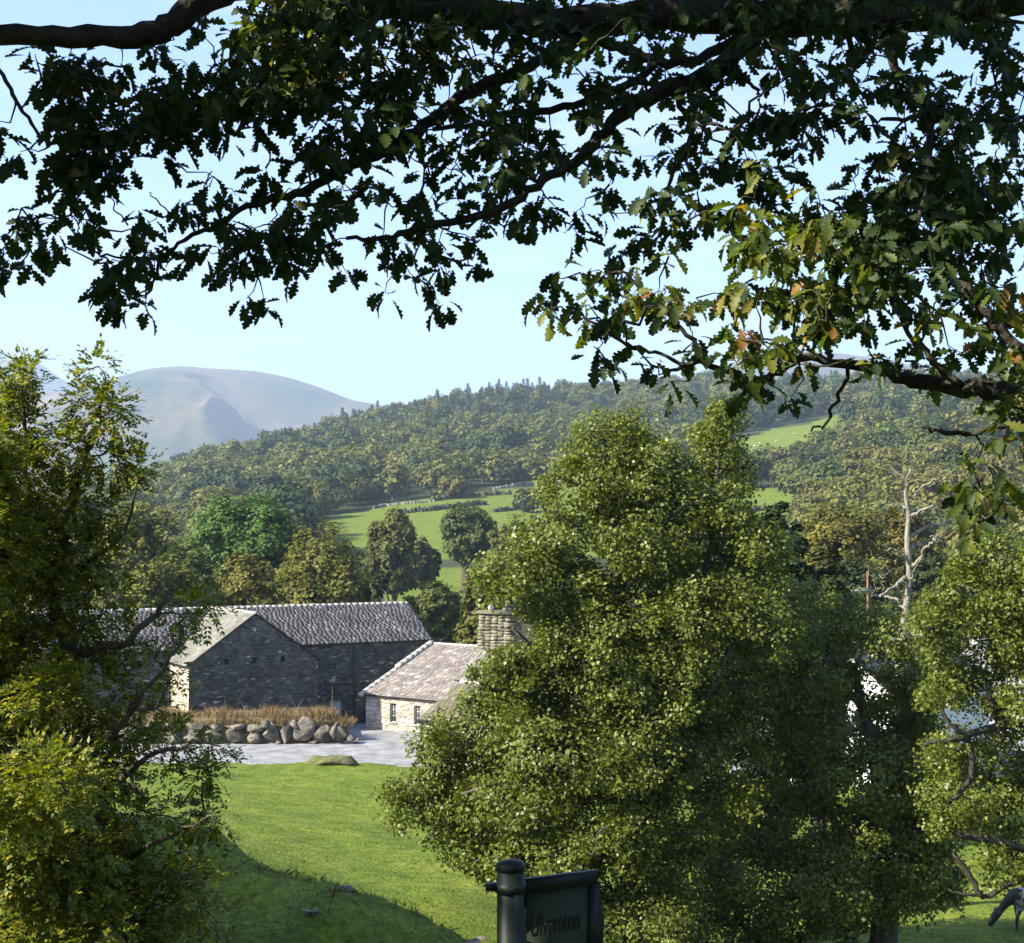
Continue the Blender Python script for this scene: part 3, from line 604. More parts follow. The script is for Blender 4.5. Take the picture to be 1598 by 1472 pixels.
m = MB(); m.box((5.9, 0, 6.1), (1.25, .9, 1.5)); c7 = m.build('chimney', M_white, root7); m = MB(); m.box((5.9, 0, 6.89), (1.3, 1.05, .1)); m.build('chimney_cap', M_ridge, c7)
# low lean-to left of the great barn
root8, wy8, _ = house('cart_shed', -39.2, 97.6, R(60), 9.5, 3.3, -10.6, -8.3, -13.5, M_cstone, M_slateA,
    'low slate roofed cart shed at the left end of the barns, behind the yellowing ash', 'shed', holes=[(2, 4.4, 0, 2.1)], underz=-.4)

# terrace bank and boulders
tp = [(-34, 95.6), (-27, 96.3), (-22, 96.6), (-18.5, 96.5), (-15, 96.5), (-12.2, 96.6), (-10.7, 97.3), (-10.3, 98.8), (-10.6, 101), (-11.8, 103.4), (-14, 104.5), (-20, 102.5), (-34, 101)]
cx_, cy_ = np.mean(tp, 0); m = MB(); rings = []
earth = noisemat('earth_bank', [(.3, (.06, .06, .025)), (.6, (.13, .10, .05)), (.8, (.17, .13, .075))], 2.5, bump=.8)
for sc_, z_ in ((1.04, -13.6), (1.0, -12.6), (.97, -11.95), (.9, -11.75), (.5, -11.7)):
    q = [((x_ - cx_) * sc_ + cx_, (y_ - cy_) * (sc_ if sc_ > .6 else .3) + cy_, z_ + (rng.uniform(-.06, .06)) + (-.55 if x_ > -11 and z_ > -12.2 else 0)) for x_, y_ in tp]; rings.append(q)
nn = len(tp); v = [p for r_ in rings for p in r_]
f = [(a_ * nn + k, a_ * nn + (k + 1) % nn, (a_ + 1) * nn + (k + 1) % nn, (a_ + 1) * nn + k) for a_ in range(len(rings) - 1) for k in range(nn)] + [tuple(range((len(rings) - 1) * nn, len(rings) * nn))]
m.add(v, f); tag(m.build('bank', earth, smooth=False), kind='structure')
import bmesh
def boulder_mesh(seed, cuts=15, rough=.05):
    r_ = random.Random(seed); bm = bmesh.new(); bmesh.ops.create_icosphere(bm, subdivisions=3, radius=1)
    pl = [(Vector((r_.gauss(0, 1), r_.gauss(0, 1), r_.gauss(0, 1))).normalized(), r_.uniform(.42, .8)) for _ in range(cuts)]
    for v in bm.verts:
        for nn_, d_ in pl:
            t_ = v.co.dot(nn_)
            if t_ > d_: v.co -= nn_ * (t_ - d_)
        v.co *= 1 + rough * mn.fractal(v.co * 2.2 + Vector((seed, 0, 0)), 1, 2, 4)
    vv = np.array([v.co[:] for v in bm.verts]); ff = np.array([[q.index for q in f_.verts] for f_ in bm.faces]); bm.free(); return vv, ff
root = empty('retaining_wall', (-14.5, 96.3, -13.3), 0, label='rough retaining wall of big grey boulders under dry tan grass, along the gravel track', cat='boulder wall')
BM = [boulder_mesh(s) for s in range(8)]
def put_boulder(px, py, w_, h_, D, tilt=0, dp=.55):
    c = P(px, py, D); v, f = BM[rng.integers(8)]; a_ = rng.uniform(0, 6.28)
    v = v @ np.array([[math.cos(a_), math.sin(a_), 0], [-math.sin(a_), math.cos(a_), 0], [0, 0, 1]])
    v = v * np.array([w_ / 2 / 24.8 / .86, dp, h_ / 2 / 24.8 / .86]); ct, st = math.cos(tilt), math.sin(tilt); v = v @ np.array([[ct, 0, -st], [0, 1, 0], [st, 0, ct]])
    m = MB(); m.add(v + c - np.array((-14.5, 96.3, -13.3)), f); m.build('boulder', M_bstone, root)
for q in [(365, 1150, 30, 24), (397, 1151, 30, 24), (368, 1135, 32, 14), (398, 1135, 34, 14), (424, 1145, 34, 32, .2), (446, 1143, 28, 34, .3), (474, 1142, 38, 40, .1), (503, 1145, 32, 34, .15), (522, 1142, 18, 30, .3), (534, 1146, 20, 26, -.3), (334, 1149, 34, 26), (336, 1134, 28, 14), (302, 1150, 34, 26), (304, 1134, 34, 16), (270, 1150, 34, 26), (268, 1133, 34, 16), (235, 1150, 34, 28), (236, 1134, 30, 16), (200, 1150, 36, 28), (165, 1150, 36, 28), (130, 1150, 36, 30), (460, 1131, 20, 14, .2), (412, 1130, 22, 12), (546, 1152, 16, 16), (435, 1158, 12, 8), (489, 1159, 14, 9), (556, 1156, 10, 8)]:
    px, py, w_, h_ = q[:4]; put_boulder(px, py, w_, h_, 96.35, q[4] if len(q) > 4 else rng.uniform(-.15, .15))
# rock outcrop on the crest of the field
v, f = boulder_mesh(31, 12, .22); m = MB(); c = P(515, 1193, 79.6)
m.add(v * np.array((1.45, 1.0, .80)) @ np.array([[math.cos(.12), 0, math.sin(.12)], [0, 1, 0], [-math.sin(.12), 0, math.cos(.12)]]) + c, f)
rk = noisemat('mossy_rock', [(.3, (.045, .06, .015)), (.48, (.09, .10, .028)), (.6, (.13, .12, .07)), (.75, (.19, .175, .14))], 1.6, 8, bump=.9, dist=.08)
tag(m.build('rock', rk, smooth=False, loc=c), 'mossy humped rock outcrop on the crest of the green field beside the gravel track', 'rock')

# ------------------------------------------------------------------ woods on the hillside
hillgroup = 'trees of the wood on the far hillside'
protos = []
specs = [('broadleaf_tree', M_brown, 5.6, 4.2, 5.4, 'round russet green tree of the far hillside wood'), ('broadleaf_tree', M_mid, 6, 4.6, 5.8, 'round dull green tree of the far hillside wood'),
         ('broadleaf_tree', M_olive, 5.4, 4.4, 5.2, 'round olive tree of the far hillside wood'), ('broadleaf_tree', M_dark, 5.6, 5, 6, 'round dark green tree of the far hillside wood'),
         ('broadleaf_tree', M_brown, 5.0, 4.8, 5.8, 'round russet green tree of the far hillside wood'), ('broadleaf_tree', M_green, 5.2, 4.2, 5.2, 'round fresh green tree of the far hillside wood')]
def hill_proto(rx, rz, zc, ncl, per, leaf, cs):
    c, t = far_tree('x', zc + rz, lumps(rx, rz, zc, 9, .45), ncl, per, cs, leaf, .35, 2.5, limbs=0, nrand=.3, shell=.07, lw=.8)
    c.v += t.v; c.f += [(f_ + c.n, 1) for f_, _ in t.f]; c.n += t.n; return c
def conifer(h, r_, ncl=60, leaf=.9):
    c = MB(); k = np.linspace(.12, 1, ncl); P_ = []; 
    for q in k:
        rad = r_ * (1 - q) ** .85 + .12; a_ = rng.uniform(0, 6.28, 6); 
        for a in a_: P_.append((math.cos(a) * rad * rng.uniform(.3, 1), math.sin(a) * rad * rng.uniform(.3, 1), h * q + rng.normal(0, .2)))
    P_ = np.array(P_); d = unit(P_ * np.array([1, 1, 0]) + 1e-3); v, f = kites(P_, d * .4 + np.array([0, 0, 1]) + rdir(len(P_)) * .5, d + np.array([0, 0, -.35]), leaf * rng.uniform(.6, 1.3, len(P_)), leaf * .3 * np.ones(len(P_)))
    c.add(v, f); t = MB(); t.tube([(0, 0, -1), (0, 0, h * .5), (0, 0, h * .98)], [.3, .18, .04], 5)
    c.v += t.v; c.f += [(f_ + c.n, 1) for f_, _ in t.f]; c.n += t.n; return c
HI = [hill_proto(rx, rz, zc, 230, 12, .72, 1.0) for (_, _, rx, rz, zc, _) in specs]
LO = [hill_proto(rx, rz, zc, 110, 4, 1.3, 1.3) for (_, _, rx, rz, zc, _) in specs]
CO = [conifer(13, 3.6, 70, 1.0), conifer(11, 3.8, 60, 1.1), conifer(15, 3.2, 80, 1.0)]
xs, ys = [], []
D = 175.
while D < 1420:
    st = 11.5 if D < 900 else 13.5
    x = -D * .36 - 10
    while x < D * .37 + 10: xs.append(x + rng.uniform(-.42, .42) * st); ys.append(D + rng.uniform(-.42, .42) * st); x += st
    D += st * (1 if D < 700 else 1.1)
xs, ys = np.array(xs), np.array(ys); zs = ground(xs, ys); hx, hy = spy(xs, ys, zs)
ok = (zs > -17) & ((hy < 858) | (ys < 395))
for poly in FIELDS: ok &= ~inpoly(hx, hy, poly) & ~inpoly(hx, hy + 5, poly)
ok &= ~((ys < 395) & (hx < 1260) & ~((hx > 60) & (hx < 470) & (ys > 235)))
NOTREE = [(1080, 705), (1340, 640), (1352, 664), (1300, 705), (1210, 748), (1165, 768), (1250, 748), (1300, 755), (1270, 800), (1245, 835), (1080, 845)]
ok &= ~inpoly(hx, hy, NOTREE)
ok &= ~((ys < 480) & (hx > 560) & (hx < 1080))
ok &= ~((ys < 440) & (hx > 470) & (hx < 560))
# drop what stands behind the skyline
sky_y = np.full(400, 2000.); bi = np.clip((hx / 5).astype(int) + 30, 0, 399); order = np.argsort(ys); vis = np.ones(len(xs), bool)
for k in order:
    if hy[k] - 15 * F / ys[k] > sky_y[bi[k]] + 2: vis[k] = False
    if ok[k]: sky_y[bi[k]] = min(sky_y[bi[k]], hy[k] - 5 * F / ys[k])
xs, ys, zs, hx, hy = [q[ok & vis] for q in (xs, ys, zs, hx, hy)]
print('hill trees', len(xs))
con = ((ys > 980) & (hx > 560) & (hx < 880) & (rng.uniform(size=len(xs)) < .6)) | ((hx > 400) & (hx < 560) & (ys > 850) & (rng.uniform(size=len(xs)) < .6)) | ((ys > 1100) & (hx > 1150) & (rng.uniform(size=len(xs)) < .65)) | ((ys > 700) & (hx > 560) & (hx < 900) & (rng.uniform(size=len(xs)) < .14))
patch = hnoise(xs, ys, .018) + rng.normal(0, .5, len(xs))
kind = np.select([patch < -.75, patch < -.35, patch < 0, patch < .35, patch < .8], [3, 1, 4, 0, 2], 0); kind[(rng.uniform(size=len(xs)) < .06)] = 5; kind[(hx > 1080) & (hx < 1290) & (hy < 690) & (hy > 640)] = 3
order = np.argsort(ys); near = [k for k in order if not con[k]][:290]
base = []
for k, c in enumerate(HI):
    o = c.build('broadleaf_tree', [specs[k][1], bark]); base.append(o); tag(o, specs[k][5], 'tree', hillgroup + {0: ', russet', 4: ', russet', 1: ', dull green', 2: ', olive', 3: ', dark', 5: ', fresh green'}[k])
used = [False] * 6
for k in near:
    q = kind[k]; o = base[q]
    if used[q]: o = o.copy(); COL.objects.link(o)
    used[q] = True; s_ = rng.uniform(.8, 1.45)
    o.location = (xs[k], ys[k], zs[k] - .6); o.rotation_euler.z = rng.uniform(0, 6.28); o.scale = (s_ * rng.uniform(.9, 1.15), s_ * rng.uniform(.9, 1.15), s_ * rng.uniform(.85, 1.15))
for q in range(6):
    if not used[q]: bpy.data.objects.remove(base[q])
rest = set(range(len(xs))) - set(near); wood = MB(); mats = [M_brown, M_mid, M_olive, M_dark, M_brown, M_green, M_con, bark]
srcs = [(np.concatenate(c.v), [(f_.copy(), mi_) for f_, mi_ in c.f]) for c in LO]; csrc = [(np.concatenate(c.v), c.f) for c in CO]
for k in rest:
    if con[k]: v, fs = csrc[rng.integers(3)]; mi_ = 6; s_ = rng.uniform(.55, 1.15)
    else: v, fs = srcs[kind[k]]; mi_ = int(kind[k]); s_ = rng.uniform(.7, 1.45)
    a_ = rng.uniform(0, 6.28); ca, sa = math.cos(a_) * s_, math.sin(a_) * s_
    v = v @ np.array([[ca, sa, 0], [-sa, ca, 0], [0, 0, s_ * rng.uniform(.85, 1.15)]]) + np.array([xs[k], ys[k], zs[k] - .6])
    for f_, m_ in fs: wood.f.append((f_ + wood.n, 7 if m_ else mi_))
    wood.v.append(v); wood.n += len(v)
tag(wood.build('hillside_wood', mats), 'mixed russet and dark green wood covering the far hillside up to the skyline', 'wood', kind='stuff')

# drystone walls and hedges between the far fields
M_dry = noisemat('pale_drystone', [(.3, (.12, .115, .10)), (.7, (.24, .225, .19))], 1.5, bump=.8)
def drywall(pts, h, th, label, mat=None, nm='drystone_wall', cat='wall'):
    m = MB(); q = []
    for (p0, d0), (p1, d1) in zip(pts, pts[1:]):
        for t_ in np.linspace(0, 1, 30, endpoint=False): q.append(G(p0 + (p1 - p0) * t_, d0 + (d1 - d0) * t_))
    q = np.array(q); d_ = unit(np.gradient(q, axis=0)); s_ = np.stack([-d_[:, 1], d_[:, 0], 0 * d_[:, 0]], 1) * th / 2; hh = h * rng.uniform(.5, 1.25, len(q)); q[:, 1] += rng.normal(0, .5, len(q)); up_ = np.stack([0 * hh, 0 * hh, hh], 1)
    v = np.stack([q - s_ - [0, 0, .5], q - s_ * .6 + up_, q + s_ * .6 + up_, q + s_ - [0, 0, .5]], 1).reshape(-1, 3); n_ = len(q)
    i_ = np.arange(n_ - 1)[:, None] * 4; j_ = np.arange(3)[None]; m.add(v, np.stack([i_ + j_, i_ + 4 + j_, i_ + 5 + j_, i_ + 1 + j_], -1).reshape(-1, 4)); m.add(v[:4], [(0, 1, 2, 3)]); m.add(v[-4:], [(3, 2, 1, 0)])
    return tag(m.build(nm, mat or M_dry), label, cat)
def Dof(px, py):   # distance of the ground seen at a far photo pixel
    ds = np.exp(np.linspace(math.log(150), math.log(1300), 400)); xx_ = ds * (px - 799) / F; _, yy_ = spy(xx_, ds, ground(xx_, ds)); k_ = np.where(yy_ < py)[0]; return ds[k_[0]] if len(k_) else 900
def ln(*pp): return [(a_, Dof(a_, b_)) for a_, b_ in pp]
drywall(ln((770, 765), (820, 758), (880, 754)), .9, .9, 'pale drystone wall along the wood edge at the top of the far fields')
drywall(ln((583, 795), (600, 790), (650, 786), (680, 784)), .8, .7, 'pale drystone wall at the left of the far green fields')
hd = noisemat('hedge_leaf', [(.3, (.03, .04, .02)), (.7, (.08, .08, .035))], .8, bump=.8)
drywall(ln((670, 784), (720, 777), (800, 772)), 1.6, 1.6, 'upper dark hedge across the far green field', hd, 'hedge', 'hedge')
drywall(ln((620, 803), (680, 797), (710, 793), (760, 788)), 1.6, 1.6, 'middle ragged hedge across the far green field', hd, 'hedge', 'hedge')
drywall(ln((770, 800), (820, 795), (870, 790)), 1.5, 1.5, 'short hedge below the bushy field tree', hd, 'hedge', 'hedge')
drywall(ln((1150, 806), (1185, 797), (1225, 800)), 1.5, 1.5, 'dark hedge across the lower field to the right of the bushy alder', hd, 'hedge', 'hedge')

# ------------------------------------------------------------------ single trees in the middle distance
def midtree(px, top, D, wpx, mat, label, base_py=None, ncl=260, per=26, leaf=None, n=12, s=.45, cs=None, name='broadleaf_tree', group=None, crown_lo=.2, tr=None, zdrop=.3):
    g_ = G(px, D); zt = P(px, top, D)[2]; h = zt - g_[2]; rx = wpx / 2 / F * D; lo = crown_lo * h
    root = empty(name, (g_[0], g_[1], g_[2] - zdrop), rng.uniform(0, 6.28), label=label, cat='tree', group=group)
    zc_ = (h + lo) / 2 + zdrop; rz_ = (h - lo) / 2
    lf = leaf or max(.26, D * .0023)
    c, t = far_tree('x', h, lumps(rx, rz_, zc_, n, s), int(ncl * 1.5), per * 1.5, cs or rx * .17, lf, tr or h * .028, lo + .5, limbs=7, lw=.95)
    c.build('crown', mat, root); t.build('trunk', bark, root); return root
midtree(388, 775, 150, 190, M_green, 'big fresh green tree behind the middle of the barn roof', ncl=420, per=34, n=16, crown_lo=.02)
midtree(300, 850, 142, 110, M_green, 'lower fresh green tree left of the big fresh green one, above the pale barn roof', ncl=240, crown_lo=.0)
midtree(505, 826, 140, 175, M_olive, 'wide dark olive tree above the right half of the barn roof', ncl=380, per=34, n=16, crown_lo=.0)
midtree(385, 868, 130, 110, M_olive, 'low olive tree just over the barn ridge in front of the big fresh green one', ncl=220, crown_lo=.0)
midtree(225, 792, 158, 160, M_olive, 'brownish olive tree right of the yellowing ash, tallest on that side', ncl=340, per=30, crown_lo=.0)
midtree(110, 772, 165, 180, M_brown, 'russet tree seen through the yellowing ash at the left', ncl=340, per=30, crown_lo=.0)
midtree(20, 800, 175, 150, M_olive, 'olive tree at the left edge behind the yellowing ash', ncl=240, crown_lo=.0)
midtree(250, 870, 128, 130, M_olive, 'low olive tree directly behind the left end of the barn ridge', ncl=240, crown_lo=.0)
midtree(580, 885, 150, 70, M_dark, 'small dark tree at the right foot of the wide dark olive tree', ncl=160, crown_lo=.0)
midtree(615, 802, 235, 88, M_mid, 'dull green tree left of the lone field oak', ncl=240, crown_lo=.03)
midtree(662, 838, 250, 50, M_mid, 'small bushy tree between the dull green tree and the lone field oak', ncl=120, crown_lo=.0)
midtree(726, 792, 262, 100, M_mid, 'lone field oak with its trunk showing, on the small yellow green field', ncl=260, crown_lo=.26, tr=.75, name='oak_tree')
midtree(800, 812, 210, 90, M_olive, 'olive tree just left of the bushy alder, right of the lone field oak', ncl=240, crown_lo=.0)
midtree(845, 800, 215, 80, M_olive, 'olive tree showing behind the upper left edge of the bushy alder', ncl=200, crown_lo=.0)
midtree(688, 912, 142, 90, M_mid, 'round tree behind the cottage ridge, left of the stone chimney', ncl=280, crown_lo=.0)
midtree(642, 930, 150, 50, M_mid, 'small round tree at the right end of the barn ridge', ncl=140, crown_lo=.0)
midtree(752, 900, 128, 75, M_olive, 'tree directly behind the broad stone chimney', ncl=220, crown_lo=.0)
midtree(826, 765, Dof(826, 800), 42, M_mid, 'bushy tree alone in the far green field, right part', ncl=120, crown_lo=.0)
midtree(707, 744, Dof(707, 779), 42, M_olive, 'single round tree on the edge of the far field below the wood', ncl=120, crown_lo=.06)
midtree(1310, 782, 125, 170, M_gold, 'wide golden olive tree between the bushy alder and the bare dead tree', ncl=420, per=34, n=16, crown_lo=.0)
midtree(1405, 800, 140, 100, M_gold, 'golden olive tree right behind the bare dead tree', ncl=260, crown_lo=.0)
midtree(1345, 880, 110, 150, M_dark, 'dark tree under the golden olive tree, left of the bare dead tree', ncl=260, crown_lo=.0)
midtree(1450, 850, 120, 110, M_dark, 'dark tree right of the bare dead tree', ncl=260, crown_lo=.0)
midtree(1545, 818, 128, 150, M_mid, 'dull green tree behind the thin tree at the right edge', ncl=320, crown_lo=.0)
midtree(1620, 850, 110, 120, M_green, 'fresh green tree at the right edge, lower part of the view', ncl=240, crown_lo=.0)
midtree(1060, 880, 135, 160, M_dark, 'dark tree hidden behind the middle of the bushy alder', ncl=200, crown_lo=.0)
for k, (px, top, D_, w_) in enumerate([(1175, 705, 560, 60), (1215, 700, 560, 60), (1255, 690, 590, 56), (1145, 715, 560, 50), (1290, 672, 600, 60), (1235, 712, 540, 50), (1320, 700, 520, 70)]):
    midtree(px, top, D_, w_, [M_mid, M_brown][k % 2], ['dull green tree of the row between the two sloping fields on the right', 'russet tree of the row between the two sloping fields on the right'][k % 2], ncl=110, per=14, leaf=.9, crown_lo=.02, group=['dull green field row trees', 'russet field row trees'][k % 2])
def shade_tree(x, y, top, r_, label):  # unseen trees added left of the view to shade the mound
    z0 = ground(x, y)[0]; h = top - z0; root = empty('broadleaf_tree', (x, y, z0 - .2), 0, label=label, cat='tree')  # root of an unseen tree added for shade
    c, t = far_tree('x', h, lumps(r_, h * .48, h * .54, 14, .45), 420, 40, r_ * .2, .3, .3, h * .2, lw=.95); c.build('crown', M_mid, root); t.build('trunk', bark, root)
shade_tree(-15, 11.6, 2.6, 2.6, 'unseen leafy tree added for shade just left of the view, nearest to the oak')
shade_tree(-15.5, 15.4, 7.2, 3.1, 'tall unseen leafy tree added for shade left of the view, between the other two')
shade_tree(-16, 20.4, 8.0, 4.3, 'unseen leafy tree added for shade left of the view, behind the nearest one')
shade_tree(-18, 25, 5.6, 3.6, 'unseen leafy tree added for shade left of the view, third and farthest')
# tall dark evergreen mass right of the bushy alder
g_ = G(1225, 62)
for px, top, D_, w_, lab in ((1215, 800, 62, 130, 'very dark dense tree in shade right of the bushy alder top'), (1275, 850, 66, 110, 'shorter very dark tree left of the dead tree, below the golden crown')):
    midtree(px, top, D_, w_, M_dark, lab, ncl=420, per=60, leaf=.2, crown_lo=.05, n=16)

# far field animals
M_wool = plain('sheep_wool', (.62, .58, .48), .95); M_face = plain('sheep_face', (.08, .07, .06), .8)
def sheep_proto():
    root = empty('sheep', (0, 0, 0)); v, f = boulder_mesh(3, 0, .08); m = MB(); m.add(v * (.56, .30, .32) + (0, 0, .62), f); m.tube([(.45, 0, .72), (.6, 0, .78), (.7, 0, .72)], [.2, .15, .12], 8); m.build('body', M_wool, root, smooth=True)
    m = MB(); m.tube([(.62, 0, .8), (.74, 0, .76), (.92, 0, .62)], [.12, .11, .06], 8); m.box((.7, .12, .82), (.06, .12, .04)); m.box((.7, -.12, .82), (.06, .12, .04)); m.build('head', M_face, root)
    for a_, b_ in ((.32, .16), (.32, -.16), (-.35, .16), (-.35, -.16)): m = MB(); m.tube([(a_, b_, .45), (a_, b_, .2), (a_, b_, 0)], [.07, .045, .04], 6); m.build('leg', M_face, root)
    return root
sp0 = sheep_proto()
for k, (px, py) in enumerate([(1178, 698), (1186, 694), (1210, 708), (1212, 691), (1228, 682), (1240, 680), (1222, 699), (1195, 704), (822, 797), (843, 794)]):
    g_ = G(px, Dof(px, py)); o = sp0 if k == 0 else dup(sp0, g_, 0)
    o.location = g_; o.rotation_euler.z = rng.uniform(0, 6.28)
    if k < 8: tag(o, 'tiny white sheep grazing on the upper sloping field on the right hillside', 'sheep', 'sheep on the upper sloping field')
    else: tag(o, 'tiny white sheep grazing near the bushy tree in the far green field', 'sheep', 'sheep in the far green field')

# ------------------------------------------------------------------ overhanging oak
OAKL = [(0, .015), (.1, .045), (.17, .13), (.23, .12), (.28, .07), (.35, .19), (.42, .22), (.48, .12), (.56, .27), (.64, .28), (.69, .15), (.77, .24), (.84, .20), (.88, .11), (.94, .12), (1, .02)]
def oak_leaves(p, d, nrm, Lg, curl):
    """lobed leaves: base p, direction d, normal nrm"""
    nrm = unit(nrm - d * (nrm * d).sum(1, keepdims=True)); s = np.cross(nrm, d); T = np.array([q[0] for q in OAKL]); W = np.array([q[1] for q in OAKL]); k = len(T); n_ = len(p)
    ax = p[:, None] + d[:, None] * (Lg[:, None] * T)[..., None] - nrm[:, None] * (Lg[:, None] * curl[:, None] * T ** 2)[..., None]
    off = s[:, None] * (Lg[:, None] * W)[..., None]; up_ = nrm[:, None] * (Lg[:, None] * W * .35)[..., None]
    fwd = d[:, None] * (Lg[:, None] * W * .12)[..., None]
    v = np.concatenate([ax, ax + off + up_ + fwd, ax - off + up_ + fwd], 1).reshape(-1, 3)
    a_ = np.arange(k - 1); f1 = np.stack([a_, a_ + k, a_ + k + 1, a_ + 1], 1); f2 = np.stack([a_, a_ + 1, a_ + 2 * k + 1, a_ + 2 * k], 1)
    f = np.concatenate([f1, f2]); f = (np.arange(n_)[:, None, None] * 3 * k + f[None]).reshape(-1, 4); return v, f
TB = empty('oak_tree', tuple(G(2900, 6.2) - [0, 0, .2]), 0, label='overhanging oak whose dark boughs and lobed leaves hang across the whole top of the view', cat='tree')
o0 = np.array(TB.location)
def path(pts): return smoothpath([P(*q[:3]) for q in pts], 4), np.interp(np.linspace(0, len(pts) - 1, (len(pts) - 1) * 4 + 1), range(len(pts)), [q[3] / F * q[2] for q in pts])
BR = [ # px, py, distance, half-thickness in px
 [(2850, 300, 6.2, 60), (2300, -10, 6.8, 50), (1900, -60, 7.2, 42), (1598, -8, 7.5, 34), (1400, 22, 7.5, 30), (1200, 30, 7.5, 30), (1040, 16, 7.5, 26), (900, 34, 7.5, 25), (780, 24, 7.5, 24), (640, 8, 7.5, 26), (540, 8, 7.5, 26), (440, -25, 7.5, 24), (360, -20, 7.4, 23), (300, 8, 7.3, 22), (262, 42, 7.2, 20), (210, 57, 7.1, 19), (110, 56, 7, 18), (0, 56, 7, 17), (-160, 30, 7, 14)],
 [(1260, 35, 7.5, 22), (1190, 36, 7.4, 20), (1160, 72, 7.3, 17), (1100, 118, 7.3, 15), (1025, 146, 7.2, 14), (975, 175, 7.2, 12), (935, 215, 7.2, 11), (905, 248, 7.1, 9), (860, 272, 7.1, 8), (815, 305, 7.0, 7), (750, 338, 7.0, 7), (650, 357, 7, 6), (600, 372, 7, 4.5), (540, 372, 7, 3)],
 [(1180, 50, 7.4, 9), (1090, 92, 7.5, 9), (1040, 96, 7.5, 9), (1000, 85, 7.5, 8), (950, 72, 7.6, 7), (900, 55, 7.6, 7)],
 [(960, 40, 7.5, 12), (900, 66, 7.5, 11), (850, 92, 7.5, 10), (800, 116, 7.4, 10), (750, 136, 7.4, 11), (715, 156, 7.3, 11), (675, 188, 7.3, 11), (625, 221, 7.2, 11), (575, 246, 7.2, 10), (540, 262, 7.2, 9), (475, 296, 7.1, 8), (425, 311, 7.1, 6), (375, 326, 7.1, 5), (340, 356, 7, 4), (300, 366, 7, 3.5), (250, 402, 7, 3), (190, 403, 7, 2)],
 [(1025, 98, 7.5, 7), (1010, 112, 7.5, 7), (940, 150, 7.5, 7), (860, 172, 7.5, 6), (800, 176, 7.5, 5.5), (745, 193, 7.5, 5), (675, 202, 7.5, 4)],
 [(580, 15, 7.5, 18), (530, 52, 7.4, 15), (500, 85, 7.4, 13), (465, 125, 7.4, 11), (400, 155, 7.3, 9), (340, 170, 7.3, 7), (260, 192, 7.3, 6), (190, 205, 7.2, 5), (120, 230, 7.2, 3)],
 [(620, 10, 7.4, 6), (500, 42, 7.3, 5), (470, 20, 7.3, 5), (440, -10, 7.3, 5)],
 [(2850, 900, 5.6, 40), (2300, 720, 6, 32), (1900, 690, 6.3, 26), (1700, 650, 6.4, 21), (1598, 622, 6.5, 17), (1525, 606, 6.5, 14), (1450, 600, 6.6, 12), (1400, 588, 6.6, 10), (1360, 574, 6.6, 9), (1300, 567, 6.6, 7), (1255, 556, 6.6, 6.5), (1215, 580, 6.6, 6.5), (1180, 595, 6.6, 6), (1140, 582, 6.6, 5.5), (1100, 566, 6.6, 4.5), (1065, 573, 6.6, 3.5), (1030, 590, 6.6, 2)],
 [(1500, 600, 6.5, 6), (1460, 572, 6.5, 5.5), (1445, 550, 6.5, 5), (1420, 520, 6.5, 4), (1390, 470, 6.6, 3)],
 [(1105, 566, 6.6, 4), (1080, 532, 6.6, 4), (1045, 492, 6.6, 3.5), (1005, 455, 6.6, 3), (975, 425, 6.6, 2)],
 [(1070, 572, 6.6, 3.5), (1030, 553, 6.6, 3), (990, 545, 6.6, 3), (950, 522, 6.6, 2.6), (905, 492, 6.6, 2.2), (865, 480, 6.6, 1.5)],
 [(1326, 570, 6.6, 3.5), (1318, 600, 6.6, 3.2), (1302, 636, 6.6, 3), (1290, 660, 6.6, 2.6), (1266, 673, 6.6, 1.6)],
 [(1900, 690, 6.3, 14), (1700, 600, 6.3, 11), (1598, 545, 6.3, 9), (1560, 512, 6.3, 8), (1530, 480, 6.3, 7), (1500, 440, 6.3, 5), (1440, 400, 6.4, 4), (1370, 380, 6.4, 3)],
 [(1700, 670, 6.3, 8), (1598, 655, 6.3, 6), (1540, 672, 6.3, 5), (1500, 677, 6.3, 4.5), (1465, 672, 6.3, 4), (1434, 664, 6.3, 2.5)],
 [(1385, 60, 7.3, 9), (1395, 100, 7.2, 8), (1420, 131, 7.2, 7), (1445, 160, 7.2, 6.5), (1452, 200, 7.1, 6), (1448, 250, 7, 5), (1440, 330, 6.9, 4), (1410, 400, 6.9, 3)],
 [(1443, 165, 7.2, 4), (1420, 184, 7.2, 4), (1375, 186, 7.2, 3)],
 [(1050, 140, 7.3, 5), (1075, 190, 7.2, 4.5), (1072, 230, 7.1, 4), (1045, 280, 7.1, 3), (1035, 320, 7, 2.5)],
 [(1145, 110, 7.3, 4), (1170, 134, 7.2, 3), (1186, 150, 7.2, 3), (1182, 180, 7.2, 2)],
 [(-60, 60, 7, 4), (2, 118, 7, 3.5), (25, 160, 7, 3.5), (50, 192, 7, 3), (75, 230, 7, 3)],
 [(248, 402, 7, 2.5), (243, 435, 7, 2.2), (228, 462, 7, 2), (200, 466, 7, 1.5)],
 [(190, 403, 7, 2), (150, 395, 7, 2), (125, 370, 7, 1.6), (120, 345, 7, 1.3)], [(200, 352, 7, 1.5), (180, 325, 7, 1.3), (175, 305, 7, 1)], [(270, 340, 7, 1.5), (245, 312, 7, 1.2), (233, 300, 7, 1)],
 [(1598, 183, 7, 3), (1560, 190, 7, 2.6), (1500, 180, 7, 2.2)], [(1560, -20, 7, 5), (1545, 25, 7, 4), (1598, 36, 7, 3)],
]
nodes = []
nm_ = ['bough'] * 2 + ['branch'] * 40
tr_top = P(2850, 300, 6.2)
